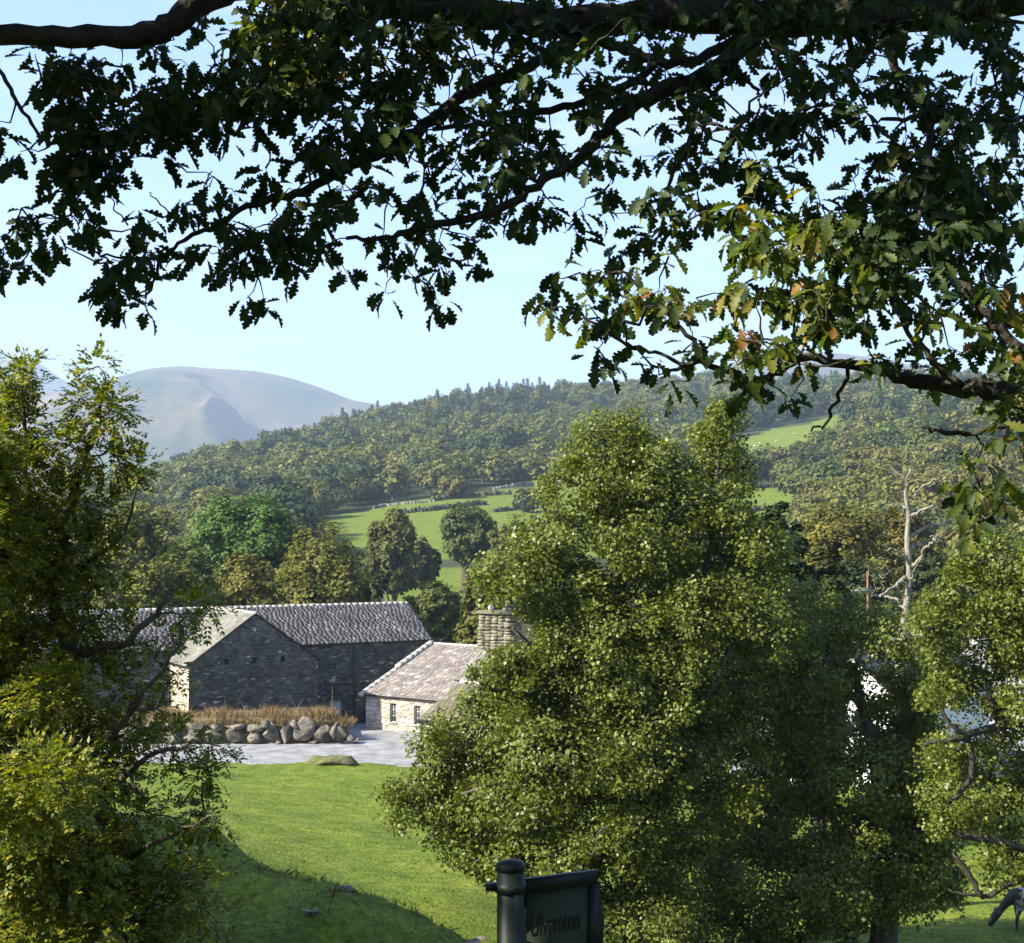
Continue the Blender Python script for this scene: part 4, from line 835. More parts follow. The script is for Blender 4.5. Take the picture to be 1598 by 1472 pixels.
m = MB(); p = smoothpath([o0, o0 + (.05, 0, 1.5), P(2850, 900, 5.6) + (.1, 0, 0), tr_top + (.05, .1, .1), tr_top + (.5, .4, 2.5), tr_top + (1.0, .2, 5)], 5); m.tube(p - o0, np.interp(np.linspace(0, 1, len(p)), [0, .1, .5, 1], [.62, .48, .40, .15]), 14); m.build('trunk', oakbark, TB, smooth=True)
for k, b_ in enumerate(BR):
    p, r_ = path(b_); 
    bump_ = 1 + .05 * rng.normal(size=len(p)); p[1:-1] += rng.normal(0, .006, (len(p) - 2, 3))
    m = MB(); m.tube(p - o0, r_ * bump_, 9 if r_.max() > .04 else 6)
    m.build(nm_[k] if k in (0, 7) or k < 1 else 'branch', oakbark, TB, smooth=True); nodes += list(p)
nodes = np.array(nodes)
ROWS = [
 [1,0,1,0,0,0,3,6,6,5,6,7,6,6,5,6,5,7,6,6,7,6,7,8,8,8,8,8,7,6,4,5],
 [0,1,1,1,3,3,2,8,8,9,8,7,7,7,8,7,8,7,6,6,3,4,6,5,6,6,7,8,6,7,6,1],
 [1,6,9,4,8,7,5,7,9,9,9,8,7,8,7,6,6,7,7,6,5,4,6,6,4,5,5,5,5,1,3,6],
 [1,7,9,6,6,9,9,9,9,9,9,8,8,5,4,5,3,2,5,6,7,7,5,2,3,7,6,3,1,6,6,5],
 [4,7,9,8,7,7,6,6,6,5,8,9,8,6,4,6,7,5,6,5,7,6,5,8,6,8,5,1,3,9,5,7],
 [3,7,8,5,1,4,5,1,3,6,9,6,3,5,7,6,7,2,6,6,6,6,8,8,5,1,4,7,8,8,8,7],
 [0,1,4,1,0,4,6,3,8,8,8,3,5,8,8,6,6,0,2,5,6,5,4,6,3,5,8,9,9,9,9,8],
 [5,6,3,2,7,7,6,6,8,7,5,3,6,8,7,8,6,5,2,3,3,6,7,8,7,9,9,9,9,9,9,8],
 [5,5,2,5,5,7,8,8,8,6,6,0,7,6,3,0,1,1,3,6,5,1,2,8,8,9,9,9,9,8,8,6],
 [0,0,0,7,1,0,0,4,3,0,0,0,4,4,0,0,3,5,3,6,6,3,5,8,9,9,9,9,7,4,7,6],
 [0,0,0,0,0,0,0,0,0,0,0,0,0,1,0,0,0,3,6,6,6,4,4,7,5,7,3,4,6,3,5,5],
 [0,0,0,0,0,0,0,0,0,0,0,0,0,0,0,0,0,1,3,6,4,4,3,5,5,5,3,3,2,2,3,6],
 [0,0,0,0,0,0,0,0,0,0,0,0,0,0,0,0,0,0,0,0,1,4,1,5,4,2,1,0,0,1,6,8],
 [0,0,0,0,0,0,0,0,0,0,0,0,0,0,0,0,0,0,0,0,0,0,0,0,0,0,0,0,0,1,2,6],
 [0,0,0,0,0,0,0,0,0,0,0,0,0,0,0,0,0,0,0,0,0,0,0,0,0,0,0,0,0,0,5,8],
 [0,0,0,0,0,0,0,0,0,0,0,0,0,0,0,0,0,0,0,0,0,0,0,0,0,0,0,0,0,1,7,8],
 [0,0,0,0,0,0,0,0,0,0,0,0,0,0,0,0,0,0,0,0,0,0,0,0,0,0,0,0,0,0,3,1]]
cl = []
KC = .9                                       # clusters per unit of optical depth
for r_, row in enumerate(ROWS):
    for c_, q in enumerate(row):
        if not q: continue
        nq = rng.poisson((3.3 if q == 9 else -math.log(1 - q / 10.)) * KC * 3.0)
        if q >= 3 and nq == 0: nq = 1
        for _ in range(nq):
            px, py = (c_ + rng.uniform(0, 1)) * 50, (r_ + rng.uniform(-.4, .55)) * 50
            D_ = 6.6 if (px > 1150 and py > 330) or (px > 820 and py > 400) else 7.2
            if px > 1480 and py > 600: D_ = 6.2
            cl.append(P(px, py, D_ + rng.normal(0, .32)))
cl = np.array(cl); print('oak clusters', len(cl))
tw = MB(); nodes2 = connect(tw, nodes, cl, .010, .0016, k=5, amp=.09)
# upper crown: added out of view above, left and behind the camera, for shade
up = []
for (cx, cy, cz, rx, ry, rz, nn_) in ((-7.2, 7.5, 4.6, 3.6, 3.5, 1.6, 1700), (-2.5, 7.0, 4.7, 4.0, 3, 1.0, 1500), (2.5, 7, 4.8, 3.5, 3, 1.2, 1000), (-9.5, 6.5, 2.2, 2.4, 3.2, 2.4, 1000), (-5.0, 3.6, 3.6, 2.6, 2.4, 1.2, 800), (6, 6, 5.5, 3.5, 3.5, 2.5, 500), (-4.9, 7.2, 2.2, .9, 2.0, 1.6, 200), (0, 0, 4.2, 6, 3.5, 1.2, 2000), (0, -5, 3.2, 6, 2.5, 3.2, 1900), (-6.8, 4.2, 4.2, 3.0, 2.6, 1.8, 1500), (-9, 3.0, 3.6, 2.5, 3, 2.5, 900), (-6, -1, 1.5, 2, 3, 2.5, 800), (6, -1, 1.5, 2, 3, 2.5, 400)):
    d = rdir(nn_) * (rng.uniform(size=(nn_, 1)) ** .4); up.append(d * (rx, ry, rz) + (cx, cy, cz))
up = np.concatenate(up)
hx_, hy_ = spy(up[:, 0], np.maximum(up[:, 1], .5), up[:, 2]); up = up[~((hx_ > -90) & (hx_ < 1690) & (hy_ > -60) & (up[:, 1] > -.5)) & (np.linalg.norm(up, axis=1) > 1.6) & (up[:, 2] > -1)]
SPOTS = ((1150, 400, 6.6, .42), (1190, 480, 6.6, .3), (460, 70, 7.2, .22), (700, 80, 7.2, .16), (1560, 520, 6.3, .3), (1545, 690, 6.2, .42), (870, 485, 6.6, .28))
for px_, py_, D_, rd_ in SPOTS:          # gaps cut in the added crown so sun reaches the lower sprays
    q = up - P(px_, py_, D_); tt = q @ np.array(SUND); up = up[(np.linalg.norm(q - tt[:, None] * np.array(SUND), axis=1) > rd_ * 1.25) | (tt < 0)]
m = MB()
for q in [((-2.6, 7.4, 2.9), (-7.2, 7.3, 4.2)), ((-7.2, 7.3, 4.2), (-9.5, 6.6, 2.6)), ((1.5, 7.5, 2.9), (-2.5, 7, 4.4)), (tuple(tr_top + (.6, .4, 2.8)), (2.5, 7, 4.6)), ((2.5, 7, 4.6), (-2.5, 7, 4.6)), ((-2.5, 7, 4.6), (-5.0, 3.8, 3.6)), ((-2.6, 7.4, 2.6), (-4.8, 7.2, 2.4)), (tuple(tr_top + (.3, .2, 1.5)), (3, 0, 4)), ((3, 0, 4), (-3, 0, 4)), ((-3, 0, 4), (-6, -1, 2.5)), ((3, 0, 4), (0, -5, 4))]:
    p = wiggle(q[0], q[1], 8, .04); m.tube(p - o0, np.linspace(.09, .05, 8), 8); nodes2 = np.vstack([nodes2, p])
m.build('added_upper_branches', oakbark, TB, smooth=True)  # unseen limbs that carry the added shading crown
ctr = np.concatenate([cl, up]); big = np.r_[np.zeros(len(cl), bool), np.ones(len(up), bool)]
per = np.where(big, 8, rng.integers(6, 10, len(ctr))); ci = np.repeat(np.arange(len(ctr)), per); n_ = len(ci)
az_ = rng.uniform(0, 6.28, n_); d = np.stack([np.cos(az_), np.sin(az_), rng.uniform(-1.7, .25, n_)], 1); d = unit(d)
nr_ = unit(rdir(n_) * .7 + np.array((0, -.45, .8)))
Ls = rng.uniform(.068, .122, n_) * np.where(big[ci], np.where(ctr[ci, 1] < 3, 2.6, 1.8), 1); Ls = Ls * np.where(big[ci], 1, np.clip(ctr[ci, 1] / 7.3, .7, 1.1)); base_ = ctr[ci] + rdir(n_) * .035
v, f = oak_leaves(base_ + d * .012, d, nr_, Ls, rng.uniform(.0, .5, n_)); lit = np.zeros(n_, bool)
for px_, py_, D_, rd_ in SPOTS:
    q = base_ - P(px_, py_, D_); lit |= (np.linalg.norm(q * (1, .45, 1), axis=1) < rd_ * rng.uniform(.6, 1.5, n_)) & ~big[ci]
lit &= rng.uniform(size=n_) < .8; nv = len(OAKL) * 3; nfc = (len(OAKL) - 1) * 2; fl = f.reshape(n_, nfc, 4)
for sel, nm, mt in ((~lit, 'leaves', M_oak), (lit, 'yellowing_leaves', leafmat('yellow_sun_tint_oak_leaf', [(0, (.05, .08, .014)), (.5, (.09, .12, .02)), (.85, (.15, .16, .025)), (.95, (.24, .17, .04)), (1, (.25, .09, .04))], .5, .4, (1.6, 1.8, .5), .3))):  # leaves near the sun gaps get a yellower colour standing in for sunlight
    k_ = np.where(sel)[0]; lm = MB(); lm.add(v.reshape(n_, nv, 3)[k_].reshape(-1, 3) - o0, ((fl[k_] - k_[:, None, None] * nv) + np.arange(len(k_))[:, None, None] * nv).reshape(-1, 4)); tag(lm.build(nm, mt, TB), 'oak leaves coloured yellow green for sunlight' if nm[0] == 'y' else None)
tw.v = [q - o0 for q in tw.v]; tag(tw.build('twigs', oakbark, TB), kind='stuff')

# ------------------------------------------------------------------ alders and ash in the middle ground
def lobe_tree(name, label, trunkpath, lobes, D, leafm, dens, leafL, leafW, csize, limbs, barkm=bark, dthick=.55, kind='kite', twigs=True, per=60, cdens=1.6, nodeskip=None, lean=0):
    """trunkpath/limbs: lists of (px,py,D,halfwidth px); lobes: (px,py,rx,ry[,dD[,density]]) in photo pixels at distance D"""
    tp_ = [P(*q[:3]) for q in trunkpath]; base = tp_[0]; root = empty(name, tuple(base), 0, label=label, cat='tree'); b0 = np.array(base)
    nodes = []
    t = MB(); p, r_ = path(trunkpath); p = np.vstack([p[:1] - (0, 0, .6), p]); r_ = np.r_[r_[0] * 1.3, r_]; t.tube(p - b0, r_, 10); nodes += list(p[1:]); t.build('trunk', barkm, root, smooth=True)
    for q in limbs:
        p, r_ = path(q); t = MB(); p[1:-1] += rng.normal(0, .02, (len(p) - 2, 3)); t.tube(p - b0, r_, 7); t.build('limb', barkm, root, smooth=True); nodes += list(p)
    if kind == 'kite':                     # small sprays that break up the outline of every lobe
        ex_ = []
        for lo in lobes:
            for _ in range(4):
                a_ = rng.uniform(0, 6.28); k_ = rng.uniform(.85, 1.22); q_ = rng.uniform(.2, .42)
                ex_.append((lo[0] + math.cos(a_) * lo[2] * k_, lo[1] - math.sin(a_) * lo[3] * k_, lo[2] * q_ * .75, lo[3] * q_ * 1.2, (lo[4] if len(lo) > 4 else 0) + rng.normal(0, .8), .45 * (lo[5] if len(lo) > 5 else 1)))
        lobes = list(lobes) + ex_
    sc_ = D / F; CC = []; V = []; Fc = MB(); rad_ = []
    for lo in lobes:
        px, py, rx, ry = lo[:4]; dD = lo[4] if len(lo) > 4 else rng.normal(0, .9); dn = lo[5] if len(lo) > 5 else 1
        c = P(px, py, D + dD); a_, b_ = rx * sc_, ry * sc_; nc = max(3, int(cdens * dn * (a_ * b_) ** .8 * 14))
        (v, f), cc = clump_cloud([(0, 0, 0, a_, max(a_, b_) * dthick * 1.6, b_)], nc, per, csize, leafL, leafW, shell=.22, down=.2) if kind == 'kite' else ((None, None), None)
        if kind == 'ash':
            d = rdir(nc); cc = d * (a_, max(a_, b_) * dthick * 1.6, b_) * np.clip(1 - np.abs(rng.normal(0, .3, nc)), .1, 1.05)[:, None]
            k_ = np.repeat(np.arange(nc), per); n_ = len(k_); off = rdir(n_) * (rng.uniform(size=n_) ** .6 * csize)[:, None]
            p0 = cc[k_] + off; rd = unit(off * 2 / csize + d[k_] * .6 + rdir(n_) * .4 + np.array((0, 0, -.35))); pn = unit(rdir(n_) * .5 + np.array((0, 0, 1))); pn = unit(pn - rd * (pn * rd).sum(1, keepdims=True)); sd = np.cross(pn, rd)
            Lr = leafL * rng.uniform(.7, 1.2, n_); vs = []; 
            for j, tt in enumerate((.25, .45, .65, .85)):
                for s_ in (1, -1):
                    bp_ = p0 + rd * (Lr * tt)[:, None] - np.array((0, 0, 1)) * (Lr * .25 * tt ** 2)[:, None]; td = unit(rd * .7 + sd * s_ + np.array((0, 0, -.25)))
                    vs.append(kites(bp_, pn + rdir(n_) * .3, td, Lr * .36, leafW * np.ones(n_))[0])
            vs.append(kites(p0 + rd * Lr[:, None], pn, rd + np.array((0, 0, -.4)), Lr * .4, leafW * np.ones(n_))[0])
            v = np.concatenate(vs); f = np.arange(len(v)).reshape(-1, 4)
        Fc.add(v + c - b0, f); CC.append(cc + c)
    CC = np.concatenate(CC); CC = CC[rng.uniform(size=len(CC)) < .8]
    tw = MB(); connect(tw, np.array(nodes), CC, .05, .006, k=4, amp=.06, bias=.3); tw.v = [q - b0 for q in tw.v]; tag(tw.build('twigs', barkm, root), kind='stuff')
    Fc.build('leaves', leafm, root); print(name, 'leaves', sum(len(f_) for f_, _ in Fc.f)); return root
DA = 42
lobe_tree('alder_tree', 'tall bushy sunlit alder filling the middle right, its top rising over the far hillside',
  [(992, 1512, DA, 20), (985, 1400, DA, 17), (975, 1200, DA, 15), (965, 1020, DA, 12), (966, 930, DA, 10), (968, 880, DA, 8), (955, 800, DA, 6), (948, 730, DA, 3), (942, 680, DA, 1.5)],
  [(945, 695, 58, 44), (1000, 685, 40, 38), (902, 765, 55, 45), (955, 755, 50, 34), (1030, 735, 48, 42), (1118, 670, 26, 34), (1135, 650, 14, 14), (1128, 740, 45, 55), (1062, 790, 55, 45), (1128, 798, 44, 48), (1175, 858, 40, 40), (868, 850, 70, 45), (1040, 850, 50, 40), (1110, 862, 75, 55), (800, 900, 62, 42), (890, 925, 75, 42), (1020, 905, 50, 45), (1165, 905, 60, 58), (888, 975, 62, 50), (950, 1000, 90, 55), (1070, 980, 90, 60), (1175, 985, 70, 60), (835, 1068, 62, 50), (900, 1090, 90, 60), (1020, 1090, 90, 60), (1130, 1090, 80, 60), (790, 1140, 80, 50), (785, 1062, 42, 32), (770, 1095, 48, 36), (700, 1170, 40, 30), (808, 1036, 36, 26), (965, 975, 52, 40, -1), (962, 1060, 56, 50, -1.1), (985, 1150, 56, 50, -1.2), (1000, 1245, 56, 50, -1.3), (975, 1320, 56, 46, -1.3), (905, 1030, 56, 44, -1), (1060, 1060, 56, 50, -1), (1090, 930, 50, 44, -1), (955, 800, 36, 26, .5), (1005, 790, 34, 30), (1000, 860, 50, 40), (1090, 1130, 80, 70, 1.5), (1010, 1050, 90, 80, 1.5), (930, 1130, 90, 70, 1.5), (880, 1180, 100, 60), (1010, 1190, 90, 60), (1120, 1190, 80, 60), (700, 1195, 55, 42, 0), (650, 1240, 40, 30, 0), (700, 1265, 70, 45), (800, 1250, 90, 55), (930, 1280, 100, 60), (1060, 1280, 90, 60), (740, 1325, 60, 36), (850, 1340, 80, 45), (980, 1370, 90, 60), (1090, 1380, 80, 70), (1010, 1450, 80, 50), (930, 1420, 50, 45)],
  DA, M_alder, 1, .115, .043, .45,
  [[(966, 935, DA, 7), (920, 880, DA - .3, 5), (880, 855, DA - .5, 3)], [(968, 900, DA, 6), (1010, 850, DA - .4, 4.5), (1050, 800, DA - .6, 3)], [(966, 870, DA, 5), (985, 800, DA, 4), (995, 720, DA, 2.5)], [(975, 1100, DA, 9), (1050, 1000, DA + .5, 6), (1110, 850, DA + .5, 4), (1122, 700, DA + .5, 2)], [(975, 1150, DA, 8), (880, 1060, DA - .6, 5), (800, 980, DA - 1, 3)], [(980, 1250, DA, 8), (860, 1200, DA - 1, 5), (720, 1240, DA - 1.2, 2.5)], [(980, 1200, DA, 8), (1080, 1120, DA - .8, 5), (1150, 1000, DA - 1, 3)], [(985, 1350, DA, 6), (880, 1340, DA - 1, 4), (760, 1340, DA - 1.4, 2), (738, 1352, DA - 1.5, 1)], [(985, 1300, DA, 7), (1080, 1300, DA - 1, 4)]], per=68, cdens=3.5)
DB = 45
lobe_tree('alder_tree', 'lower spreading alder in front of the white house, its dark trunk near the bottom edge',
  [(1378, 1480, DB, 22), (1382, 1400, DB, 19), (1375, 1300, DB, 17), (1372, 1200, DB, 14), (1350, 1120, DB, 9), (1330, 1040, DB, 5)],
  [(1235, 955, 55, 50), (1330, 965, 44, 38), (1400, 1000, 50, 30), (1440, 1065, 46, 34), (1150, 1130, 60, 60), (1180, 1000, 60, 60), (1200, 1050, 70, 50), (1260, 1105, 45, 36), (1275, 1160, 80, 55), (1385, 1140, 60, 40), (1345, 1215, 90, 50), (1210, 1220, 80, 60), (1430, 1150, 36, 36), (1420, 1240, 70, 55), (1150, 1290, 70, 60), (1260, 1290, 90, 60), (1370, 1310, 90, 45), (1450, 1300, 50, 45), (1185, 1390, 80, 60), (1290, 1385, 70, 42), (1445, 1375, 55, 34), (1240, 1455, 70, 40), (1330, 1425, 46, 32), (1300, 1335, 60, 40, -1), (1410, 1345, 50, 36, -1), (1415, 1110, 36, 46), (1415, 1195, 40, 46), (1417, 1290, 40, 40, -1), (1400, 1400, 50, 22, -1), (1120, 1470, 70, 40), (1440, 1210, 60, 50), (1350, 1060, 36, 24, 0, .35), (1390, 1085, 30, 26, 0, .5), (1295, 1045, 44, 40, 0, .3)],
  DB, M_alder, 1, .118, .044, .48,
  [[(1378, 1380, DB, 11), (1300, 1280, DB + .8, 7), (1230, 1150, DB + 1, 5), (1200, 1040, DB + 1, 3)], [(1374, 1250, DB, 9), (1430, 1180, DB, 5), (1440, 1120, DB, 3)], [(1376, 1340, DB, 9), (1450, 1320, DB - 1, 5), (1480, 1280, DB - 1, 3)], [(1380, 1400, DB, 8), (1290, 1400, DB - 1, 5), (1200, 1400, DB - 1.4, 3)]], per=68, cdens=3.5)
DC = 36
lobe_tree('alder_tree', 'thin open tree at the right edge with dark forking limbs, above the cow',
  [(1690, 1560, DC, 26), (1680, 1400, DC, 22), (1660, 1280, DC, 18), (1640, 1150, DC, 13), (1620, 1030, DC, 9), (1600, 930, DC, 5)],
  [(1565, 880, 66, 42), (1505, 925, 50, 38), (1590, 945, 50, 45), (1475, 985, 44, 34), (1530, 1040, 50, 38), (1600, 1060, 50, 50), (1570, 990, 50, 34), (1480, 1045, 34, 24, 0, .6), (1485, 1085, 36, 26, 0, .5), (1570, 1120, 50, 28, 0, .6), (1500, 1160, 44, 30, 0, .6), (1560, 1195, 70, 40), (1500, 1235, 60, 40), (1590, 1265, 60, 44), (1500, 1290, 45, 26, 0, .7), (1560, 1365, 46, 20, 0, .5), (1600, 1330, 50, 30, 0, .6), (1660, 900, 70, 80), (1680, 1050, 80, 90), (1690, 1200, 80, 80)],
  DC, M_alder, 1, .10, .038, .38,
  [[(1640, 1150, DC, 8), (1590, 1130, DC - .3, 7), (1530, 1142, DC - .5, 6), (1480, 1155, DC - .6, 5), (1440, 1162, DC - .6, 4)], [(1500, 1148, DC - .5, 5), (1480, 1125, DC - .5, 3.5), (1466, 1100, DC - .5, 2.5)], [(1510, 1146, DC - .5, 5), (1518, 1200, DC - .5, 5), (1500, 1235, DC - .5, 4), (1474, 1258, DC - .5, 2)], [(1562, 1136, DC - .4, 5), (1545, 1090, DC - .4, 3.5), (1530, 1050, DC - .4, 2.5)], [(1565, 1132, DC - .3, 4), (1590, 1080, DC - .4, 3)], [(1660, 1340, DC, 9), (1598, 1325, DC - .3, 7), (1540, 1310, DC - .6, 6), (1488, 1300, DC - .8, 4)], [(1488, 1330, DC - .6, 4), (1515, 1370, DC - .6, 5), (1535, 1398, DC - .6, 5), (1580, 1378, DC - .5, 4), (1640, 1350, DC - .3, 5)], [(1540, 1398, DC - .6, 3), (1500, 1395, DC - .6, 2), (1480, 1388, DC - .6, 1.3)], [(1620, 1020, DC, 5), (1560, 985, DC - .3, 4), (1500, 975, DC - .4, 3), (1440, 985, DC - .5, 2)]], barkm=oakbark, per=64, cdens=3.6, dthick=.5)
DH = 16
lobe_tree('ash_tree', 'yellowing ash tree with feathery leaves down the whole left side, branches reaching over the track',
  [(150, 1600, DH, 22), (160, 1500, DH, 19), (150, 1300, DH, 17), (130, 1150, DH, 14), (200, 1030, DH, 10), (245, 965, DH, 8), (285, 895, DH, 6), (300, 830, DH, 5), (180, 700, DH, 3), (160, 620, DH, 1.5)][:4] + [(110, 1020, DH, 12), (85, 930, DH, 10), (100, 840, DH, 8), (118, 760, DH, 6), (150, 660, DH, 3.5), (165, 590, DH, 1.5)],
  [(28, 565, 22, 26, 0, .35), (5, 600, 36, 35, 0, .5), (42, 592, 18, 20, 0, .4), (150, 585, 22, 22, 0, .35), (152, 635, 36, 36, 0, .5), (183, 660, 20, 32, 0, .4), (20, 670, 46, 40, 0, .6), (120, 705, 40, 34, 0, .55), (175, 725, 38, 28, 0, .5), (215, 735, 20, 14, 0, .3), (20, 770, 60, 50, 0, .8), (110, 790, 50, 36, 0, .55), (165, 800, 30, 20, 0, .4), (20, 860, 60, 55), (90, 870, 56, 36, 0, .7), (150, 875, 34, 26, 0, .5), (40, 950, 50, 36, 0, .8), (130, 935, 56, 36, 0, .45), (20, 1030, 50, 45), (85, 1020, 56, 42, 0, .7), (160, 1000, 46, 36, 0, .35), (225, 990, 40, 18, 0, .22), (270, 955, 30, 10, 0, .3), (312, 942, 20, 7, 0, .3), (245, 1045, 34, 22, 0, .2), (150, 1080, 56, 36, 0, .4), (60, 1090, 60, 24, 0, .6), (240, 1100, 34, 22, 0, .22), (40, 1160, 55, 30), (110, 1150, 56, 30, 0, .55), (200, 1140, 46, 26, 0, .4), (270, 1150, 36, 14, 0, .35), (320, 1168, 26, 9, 0, .3), (60, 1230, 70, 45), (160, 1215, 50, 32, 0, .55), (230, 1190, 36, 18, 0, .35), (325, 1205, 16, 10, 0, .5), (40, 1310, 70, 45), (130, 1300, 60, 45, 0, .8), (210, 1290, 46, 34, 0, .5), (280, 1275, 34, 20, 0, .35), (345, 1275, 18, 12, 0, .5), (40, 1400, 70, 50), (140, 1390, 70, 45, 0, .8), (230, 1360, 50, 36, 0, .6), (290, 1340, 36, 26, 0, .4), (60, 1480, 80, 50), (180, 1460, 70, 40, 0, .7), (260, 1430, 46, 40, 0, .6), (310, 1390, 40, 30, -.4, .35), (90, 1340, 80, 60, -1, .8), (110, 1205, 50, 42, -.9, .6), (110, 1440, 90, 50, -1, .8), (80, 1080, 46, 36, -.8, .6), (330, 1460, 40, 30, -.3, .3), (-60, 700, 80, 80), (-60, 850, 90, 90), (-60, 1000, 90, 90), (-60, 1150, 90, 90), (-60, 1300, 90, 90), (-60, 1450, 90, 80), (-150, 900, 90, 120), (-150, 1200, 90, 150)],
  DH, M_ash, 1, .165, .0165, .17,
  [[(110, 1020, DH, 7), (200, 1000, DH - .3, 6), (240, 960, DH - .3, 5), (262, 930, DH - .3, 4)], [(85, 930, DH, 6), (50, 800, DH, 5), (35, 680, DH, 3.5), (30, 570, DH, 1.5)], [(135, 1180, DH, 6), (180, 1140, DH - .4, 5), (225, 1080, DH - .5, 4), (260, 1040, DH - .6, 3), (290, 960, DH - .6, 1.5)], [(180, 1140, DH - .4, 4), (210, 1095, DH - .4, 3), (200, 1060, DH - .4, 1.5)], [(150, 1240, DH, 6), (230, 1180, DH - .5, 4), (300, 1160, DH - .8, 2.5), (345, 1165, DH - .9, 1)], [(185, 1190, DH - .3, 3), (215, 1235, DH - .5, 2.5), (225, 1260, DH - .5, 1.5)], [(155, 1350, DH, 6), (230, 1320, DH - .5, 4), (290, 1290, DH - .8, 2), (345, 1275, DH - .9, 1)], [(20, 1300, DH, 7), (-60, 1180, DH, 5), (-80, 950, DH, 4)], [(150, 1320, DH, 8), (90, 1290, DH - .3, 6), (30, 1265, DH - .5, 5), (-30, 1240, DH - .6, 3)], [(118, 900, DH, 4), (190, 830, DH - .3, 3), (215, 750, DH - .4, 1.5)]], barkm=bark, kind='ash', per=15, cdens=14, dthick=.75)

# dead tree
DD = 52; root = empty('dead_tree', tuple(G(1408, DD)), 0, label='bare bleached dead tree with crooked broken branches, standing above the alder crowns', cat='tree'); b0 = np.array(root.location)
bz = spy(b0[0], b0[1], b0[2])[1]
def dz(pts, r0, r1, D_=DD): return [(x_, y_, D_, r0 + (r1 - r0) * k_ / (len(pts) - 1)) for k_, (x_, y_) in enumerate(pts)]
t = MB(); p, r_ = path([(1408, bz, DD, 17), (1406, 1180, DD, 15), (1405, 1050, DD, 13), (1413, 960, DD, 8), (1419, 900, DD, 7), (1416, 840, DD, 6), (1418, 800, DD, 5), (1413, 775, DD, 4), (1416, 755, DD, 4), (1410, 745, DD, 3), (1397, 737, DD, 2.5), (1390, 728, DD, 1)]); t.tube(p - b0, r_ * .74 * (1 + .09 * rng.normal(size=len(p))), 10); t.build('trunk', deadbark, root, smooth=True)
for pts, r0, r1 in (([(1417, 858), (1435, 848), (1455, 842), (1466, 838)], 4, 1.5), ([(1418, 842), (1440, 825), (1465, 817), (1488, 806)], 5, 2), ([(1419, 806), (1438, 796), (1457, 788)], 4, 2.5), ([(1418, 890), (1432, 876), (1446, 858), (1456, 845), (1465, 834)], 5, 2), ([(1412, 900), (1405, 908), (1390, 918), (1370, 930), (1360, 932)], 5, 1.5), ([(1378, 922), (1380, 910), (1377, 893)], 2, .8), ([(1410, 872), (1400, 862), (1388, 856)], 3.5, 2), ([(1411, 952), (1404, 940), (1390, 932), (1377, 932)], 4, 2), ([(1415, 795), (1410, 790), (1409, 800), (1414, 815)], 3, 2), ([(1416, 752), (1418, 738), (1422, 728), (1425, 720)], 2.6, .8), ([(1424, 775), (1440, 760), (1456, 750), (1470, 742), (1482, 732)], 2.2, .6), ([(1397, 737), (1392, 742), (1390, 735)], 1.2, .6), ([(1418, 960), (1440, 940), (1470, 925), (1500, 912)], 5, 1.5), ([(1418, 905), (1425, 895), (1440, 870)], 3, 1)):
    q = dz(pts, r0, r1); q = [(a_, b_, D_ - .25 * k_ * (1 if len(pts) % 2 else -1), r_) for k_, (a_, b_, D_, r_) in enumerate(q)]; p, r_ = path(q); p[1:] += rng.normal(0, .035, (len(p) - 1, 3)); r_ = r_ * .72; dn_ = p if 'dn_' not in dir() else np.vstack([dn_, p]); t = MB(); t.tube(p - b0, r_, 7); t.build('branch', deadbark, root, smooth=True)
t = MB(); ep = dn_[rng.integers(0, len(dn_), 46)] + rdir(46) * (.75, .5, .55) + (0, 0, .25); connect(t, dn_, ep, .022, .005, k=4, amp=.14); t.v = [q - b0 for q in t.v]; tag(t.build('twigs', deadbark, root), kind='stuff')
# utility pole
g_ = G(1353, 92); zt = P(1353, 892, 92)[2] - g_[2]; root = empty('utility_pole', tuple(g_), 0, label='thin reddish utility pole with a crossbar, left of the bare dead tree', cat='pole')
rust = noisemat('reddish_pole', [(.3, (.13, .055, .035)), (.7, (.2, .10, .06))], 4)
m = MB(); m.tube([(0, 0, -.5), (0, 0, zt * .5), (0, 0, zt)], [.075, .07, .06], 10); m.build('pole', rust, root)
m = MB(); m.box((-.35, -.1, zt - 1.1), (1.3, .1, .1)); m.box((-.35, -.1, zt - 1.0), (1.1, .08, .05)); cb = m.build('crossbar', M_wood, root)
m = MB(); 
for x_ in (-.85, .15): m.tube([(x_, -.1, zt - 1.06), (x_, -.1, zt - .93), (x_, -.1, zt - .85)], [.04, .05, .03], 8)
m.build('insulators', M_iron, cb)

